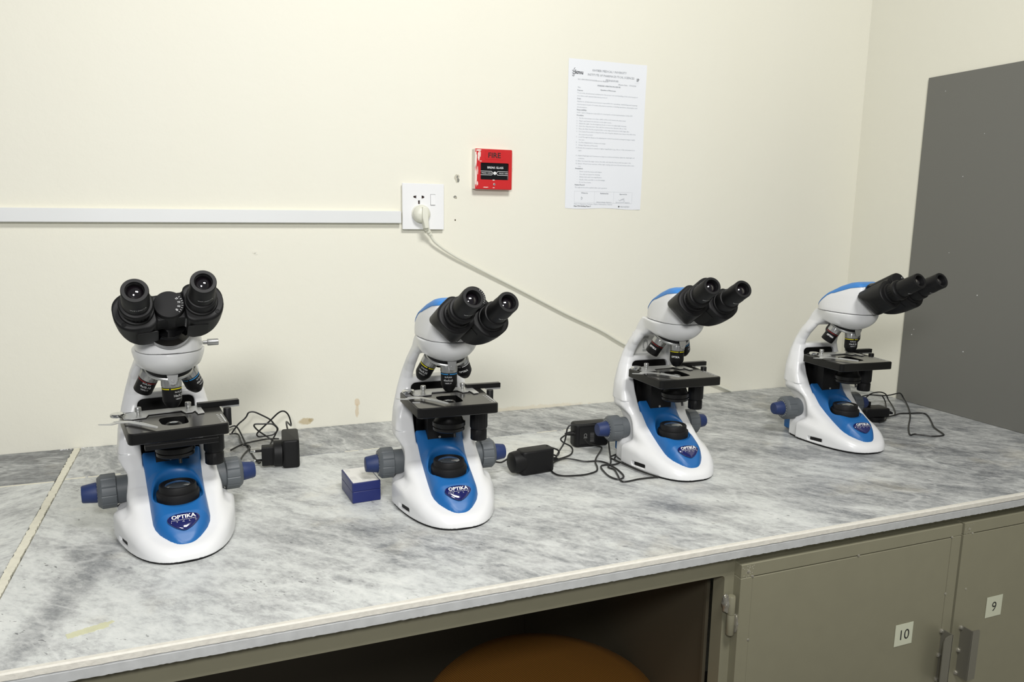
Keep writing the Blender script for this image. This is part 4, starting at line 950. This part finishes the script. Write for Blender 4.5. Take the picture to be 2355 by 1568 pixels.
# ------------------------------------------------------------------ power adapters with their cords
def cord(P, rad=.0017): return G().add(*tube(P, rad, 8, 5)).mesh('cord', M_CORD)
def rel(P, o): return [(x-o[0], y-o[1], z-o[2]) for x, y, z in P]
from math import sin, cos
K = {
'a1': [[0.4225, -0.195, 0.05], [0.4235, -0.15, 0.06], [0.439, -0.075, 0.0299], [0.4348, -0.075, 0.0525], [0.4253, -0.075, 0.0633], [0.4135, -0.075, 0.0606], [0.3975, -0.075, 0.0462], [0.3815, -0.075, 0.032], [0.3695, -0.075, 0.0205], [0.3679, -0.075, 0.0155], [0.372, -0.075, 0.0114], [0.3865, -0.075, 0.0116], [0.4001, -0.075, 0.0129], [0.4082, -0.075, 0.019], [0.4109, -0.075, 0.0261], [0.4039, -0.075, 0.0362], [0.3956, -0.075, 0.0475], [0.3777, -0.075, 0.0594], [0.3637, -0.075, 0.0668], [0.3532, -0.075, 0.0662], [0.3481, -0.075, 0.0578], [0.3422, -0.075, 0.0516], [0.3324, -0.075, 0.0437], [0.3245, -0.075, 0.0341], [0.3175, -0.075, 0.0244]],
'a2': [[0.3889, -0.1269, 0.0016], [0.3989, -0.09, 0.0073], [0.4061, -0.09, 0.0203], [0.4089, -0.09, 0.0304], [0.4019, -0.09, 0.0394], [0.3943, -0.09, 0.0422], [0.3791, -0.09, 0.043], [0.3648, -0.09, 0.0438], [0.3627, -0.09, 0.0388], [0.3718, -0.09, 0.0276], [0.3913, -0.09, 0.0112], [0.4032, -0.1004, 0.0016]],
'a3': [[0.4122, -0.0793, 0.004], [0.3922, -0.0726, 0.004], [0.3785, -0.0752, 0.004], [0.3589, -0.083, 0.004], [0.3453, -0.089, 0.004], [0.3278, -0.1073, 0.004], [0.3134, -0.1293, 0.004]],
'a4': [[0.314, -0.012, 0.0198], [0.3286, -0.012, 0.0206], [0.341, -0.0514, 0.0018], [0.345, -0.0954, 0.0018], [0.3498, -0.1345, 0.0018], [0.3542, -0.175, 0.0018], [0.3615, -0.2238, 0.0018], [0.3658, -0.2253, 0.0018]],
'a5': [[0.3133, -0.0159, 0.006], [0.3306, -0.0217, 0.006], [0.3346, -0.0745, 0.006], [0.339, -0.1075, 0.006], [0.3481, -0.114, 0.006], [0.3511, -0.1287, 0.006], [0.3457, -0.1469, 0.006], [0.3364, -0.1761, 0.006], [0.33, -0.205, 0.006]],
'b1': [[0.9922, -0.345, 0.0357], [0.9752, -0.3472, 0.0371], [0.9625, -0.3494, 0.0334], [0.9557, -0.3517, 0.0282], [0.9627, -0.3539, 0.0208], [0.9756, -0.3561, 0.0137], [0.9807, -0.3583, 0.0055], [0.9678, -0.377, 0.0016], [0.9433, -0.3919, 0.0016], [0.9284, -0.3953, 0.0016], [0.919, -0.409, 0.0114], [0.9252, -0.409, 0.0231], [0.936, -0.409, 0.0397], [0.9402, -0.409, 0.057], [0.9426, -0.409, 0.0691], [0.95, -0.409, 0.0754], [0.9709, -0.409, 0.0744], [1.0094, -0.409, 0.0745], [1.0328, -0.409, 0.0742], [1.0411, -0.409, 0.0654], [1.0416, -0.409, 0.0527], [1.0372, -0.409, 0.0387], [1.039, -0.409, 0.0204], [1.0401, -0.4192, 0.0016], [1.0201, -0.4519, 0.0016], [1.0028, -0.4731, 0.0016], [1.0066, -0.4902, 0.0016], [0.9984, -0.5181, 0.0016], [0.9882, -0.549, 0.0016], [0.9965, -0.5567, 0.0016], [1.0264, -0.5526, 0.0016], [1.0648, -0.5535, 0.0016], [1.062, -0.5547, 0.004], [1.0582, -0.5307, 0.004], [1.0555, -0.5038, 0.004], [1.0473, -0.4687, 0.004], [1.0519, -0.4366, 0.004], [1.0635, -0.4056, 0.004], [1.0733, -0.3847, 0.004]],
'b2': [[0.9011, -0.435, 0.0267], [0.9094, -0.435, 0.024], [0.9129, -0.435, 0.0306], [0.909, -0.435, 0.0362], [0.8942, -0.435, 0.0429], [0.8851, -0.435, 0.0473]],
'b3': [[1.009, -0.36, 0.0254], [1.0194, -0.36, 0.0151], [1.0337, -0.36, 0.0099], [1.0481, -0.36, 0.0047], [1.0372, -0.3768, 0.003], [1.0076, -0.4139, 0.003], [0.991, -0.4419, 0.003], [0.9821, -0.4659, 0.003], [0.9688, -0.4876, 0.003], [0.9455, -0.4973, 0.003], [0.9253, -0.4979, 0.003], [0.8967, -0.4905, 0.003], [0.8864, -0.4744, 0.003], [0.8895, -0.4499, 0.003], [0.9044, -0.4231, 0.003], [0.9211, -0.4069, 0.003], [0.9457, -0.4069, 0.0052], [0.9735, -0.4276, 0.003], [0.9992, -0.4336, 0.003], [1.0104, -0.4486, 0.003], [1.0125, -0.4657, 0.0016], [1.0129, -0.4924, 0.0016], [1.0068, -0.5261, 0.0016], [0.9955, -0.5394, 0.0016], [0.9837, -0.5378, 0.0016], [0.9791, -0.5165, 0.0016], [0.9845, -0.4826, 0.0016], [0.9917, -0.4639, 0.0016], [1.0026, -0.4595, 0.0016], [1.0215, -0.4633, 0.0016], [1.0455, -0.4551, 0.0016], [1.0645, -0.439, 0.0016], [1.0723, -0.4186, 0.0016], [1.0693, -0.4027, 0.0016]],
'b5': [[0.769, -0.44, 0.0305], [0.7759, -0.44, 0.0281], [0.788, -0.44, 0.0251], [0.7966, -0.44, 0.0275], [0.8035, -0.44, 0.0318]],
'q1': [[1.8875, -0.25, 0.027], [1.9164, -0.25, 0.0286], [1.9564, -0.25, 0.0233], [1.9864, -0.25, 0.0226], [2.0083, -0.25, 0.0248], [2.0245, -0.25, 0.0244], [2.0388, -0.25, 0.0093], [2.0023, -0.2954, 0.0016], [1.9485, -0.3492, 0.0016], [1.9025, -0.3901, 0.0016], [1.8423, -0.4386, 0.0016], [1.8012, -0.4745, 0.0016], [1.7755, -0.5014, 0.0016], [1.7914, -0.4997, 0.0016], [1.8066, -0.5165, 0.0016], [1.8193, -0.5277, 0.0016], [1.8485, -0.5283, 0.0016], [1.8656, -0.5057, 0.0016], [1.8852, -0.4731, 0.0016], [1.9227, -0.4343, 0.0016], [1.9575, -0.3973, 0.0016], [1.9766, -0.37, 0.0016], [1.9633, -0.3599, 0.0016], [1.9371, -0.3541, 0.0016], [1.9139, -0.3493, 0.0016], [1.8863, -0.3571, 0.0016], [1.855, -0.3634, 0.0016], [1.8343, -0.3621, 0.0016]],
'q2': [[1.898, -0.25, 0.0201], [1.9161, -0.25, 0.0309], [1.9353, -0.25, 0.034], [1.9553, -0.25, 0.0326], [1.9721, -0.25, 0.0252], [1.982, -0.25, 0.0106], [1.9582, -0.2871, 0.0016], [1.9161, -0.3328, 0.0016], [1.8863, -0.3571, 0.0016]],
'q3': [[1.9584, -0.25, 0.0231], [1.9703, -0.25, 0.0084], [1.936, -0.2859, 0.0016], [1.8799, -0.3381, 0.0016], [1.8435, -0.3706, 0.0016], [1.818, -0.389, 0.0016], [1.7935, -0.3966, 0.0016]]}
def clear_foot(q):      # keep a cord outside the foot of the third microscope
    x, y, z = q; ly = y+.5031
    if z < .05 and 1.0 < x < 1.20 and -.095 < ly < .085:
        hw = FOOTW*(max(0, 1-((FOOTY-min(ly, .05))/FOOTR)**2.4))**(1/2.4) if ly < .085 else .062
        x = min(x, 1.1281-hw-.004)
    return (x, y, z)
def adapter(label, loc, rz, kind, cords):
    t = thing('power_adapter', label, 'adapter', loc, rz, 'black plug-in power adapters of the microscopes')
    if kind == 'upright':     # pins to the left, deep body behind
        obj('housing', G().add(*box(.004, .036, -.014, .072, .0006, .056, .004, .006)).mesh('housing', M_BLK), t)
        obj('plug_head', G().add(*lathe([(.0235, -.012), (.0250, -.010), (.0250, .004), (.0225, .0045)], 36), mtx=frame((0, .010, .0256), (1, 0, 0))).add(*box(-.034, -.010, -.001, .021, .0045, .0415, .002)).mesh('plug_head', M_BLK), t)
        for z in (.0135, .0325):
            p = obj('pin', G().add(*lathe([(.0024, 0), (.0024, .012)], 14), mtx=frame((-.034, .010, z), (-1, 0, 0))).mesh('pin', M_BLK), t)
            obj('pin_tip', G().add(*lathe([(.0024, .012), (.0024, .0195), (.0018, .0208), (0, .0210)], 14), mtx=frame((-.034, .010, z), (-1, 0, 0))).mesh('pin_tip', M_CHR), p)
    elif kind == 'side':      # broad face to the front, round socket end to the left
        obj('housing', G().add(*box(-.036, .036, -.020, .014, .0006, .047, .004, .010)).mesh('housing', M_BLK), t)
        obj('plug_head', G().add(*lathe([(.0165, -.012), (.0195, -.010), (.0210, -.002), (.0215, .012)], 40), mtx=frame((-.040, -.001, .0245), (1, 0, 0))).mesh('plug_head', M_BLK), t)
        obj('strain_relief', G().add(*lathe([(.0042, -.002), (.0040, .010), (.0026, .014)], 16, lambda k, i: 1), mtx=frame((.036, -.004, .020), (1, 0, -.1))).mesh('strain_relief', M_BLK), t)
    elif kind == 'label':
        h = obj('housing', G().add(*box(-.038, .042, -.017, .017, .0006, .052, .005, .009)).mesh('housing', M_BLK), t)
        obj('rating_plate', G().add(*box(-.028, .008, -.0176, -.0171, .008, .044)).mesh('rating_plate', mat('plate_black', (20, 20, 20), .5)), h)
        g = G(); fr = frame((-.016, -.0179, .0), (0, -1, 0), (1, 0, 0))
        g.add(*text_geo('CE', .0100, bold=.0001), mtx=fr @ T(.001, .024, 0) @ Matrix.Rotation(-PI/2, 4, 'Z') @ T(-.002, -.003, 0))
        for k in range(5): g.add(*text_geo('INPUT 100-240V', .0022, 'LEFT', 1, 0, .020), mtx=fr @ T(-.008-.001*k+.022, .012, 0) @ Matrix.Rotation(PI/2, 4, 'Z') @ T(0, -.0028*k, 0))
        obj('lettering', g.mesh('lettering', mat('faint_print', (120, 120, 118), .6)), h)
        obj('strain_relief', G().add(*lathe([(.0048, -.002), (.0044, .008), (.0028, .018)], 16), mtx=frame((-.038, -.004, .030), (-1, 0, -.05))).mesh('strain_relief', M_BLK), t)
    else:
        obj('housing', G().add(*box(-.036, .034, -.022, .022, .012, .034, .004, .008)).mesh('housing', M_BLK), t)
        obj('plug_head', G().add(*lathe([(.022, .0006), (.0235, .003), (.0235, .012)], 36), mtx=T(.004, -.002, 0)).add(*box(-.024, -.004, .004, .018, .034, .046, .001)).mesh('plug_head', M_BLK), t)
        obj('strain_relief', G().add(*lathe([(.0045, -.002), (.0042, .010), (.0026, .016)], 16), mtx=frame((.034, -.004, .022), (1, -.2, -.25))).mesh('strain_relief', M_BLK), t)
    inv = (T(*loc) @ Matrix.Rotation(rz, 4, 'Z')).inverted()
    for P_ in cords: obj('cord', cord([tuple(inv @ Vector(clear_foot((q[0], q[1], max(q[2], .0026))))) for q in P_]), t)
    return t
adapter('black plug adapter with two pins pointing left, behind the leftmost microscope', (.4010, -.258, 0), R(-4), 'upright', [K['a1'], K['a2'], K['a3'], K['a4'], K['a5']])
adapter('glossy black brick adapter lying in front, right of the second microscope from the left', (.858, -.440, 0), R(6), 'side', [K['b2'], K['b5']])
adapter('black adapter with a printed rating plate behind the third microscope\'s left knob', (1.036, -.322, 0), R(-4), 'label', [K['b1'], K['b3']])
adapter('flat black adapter behind the microscope beside the grey board', (1.800, -.368, 0), R(-12), 'flat', [K['q1'], K['q2'], K['q3']])
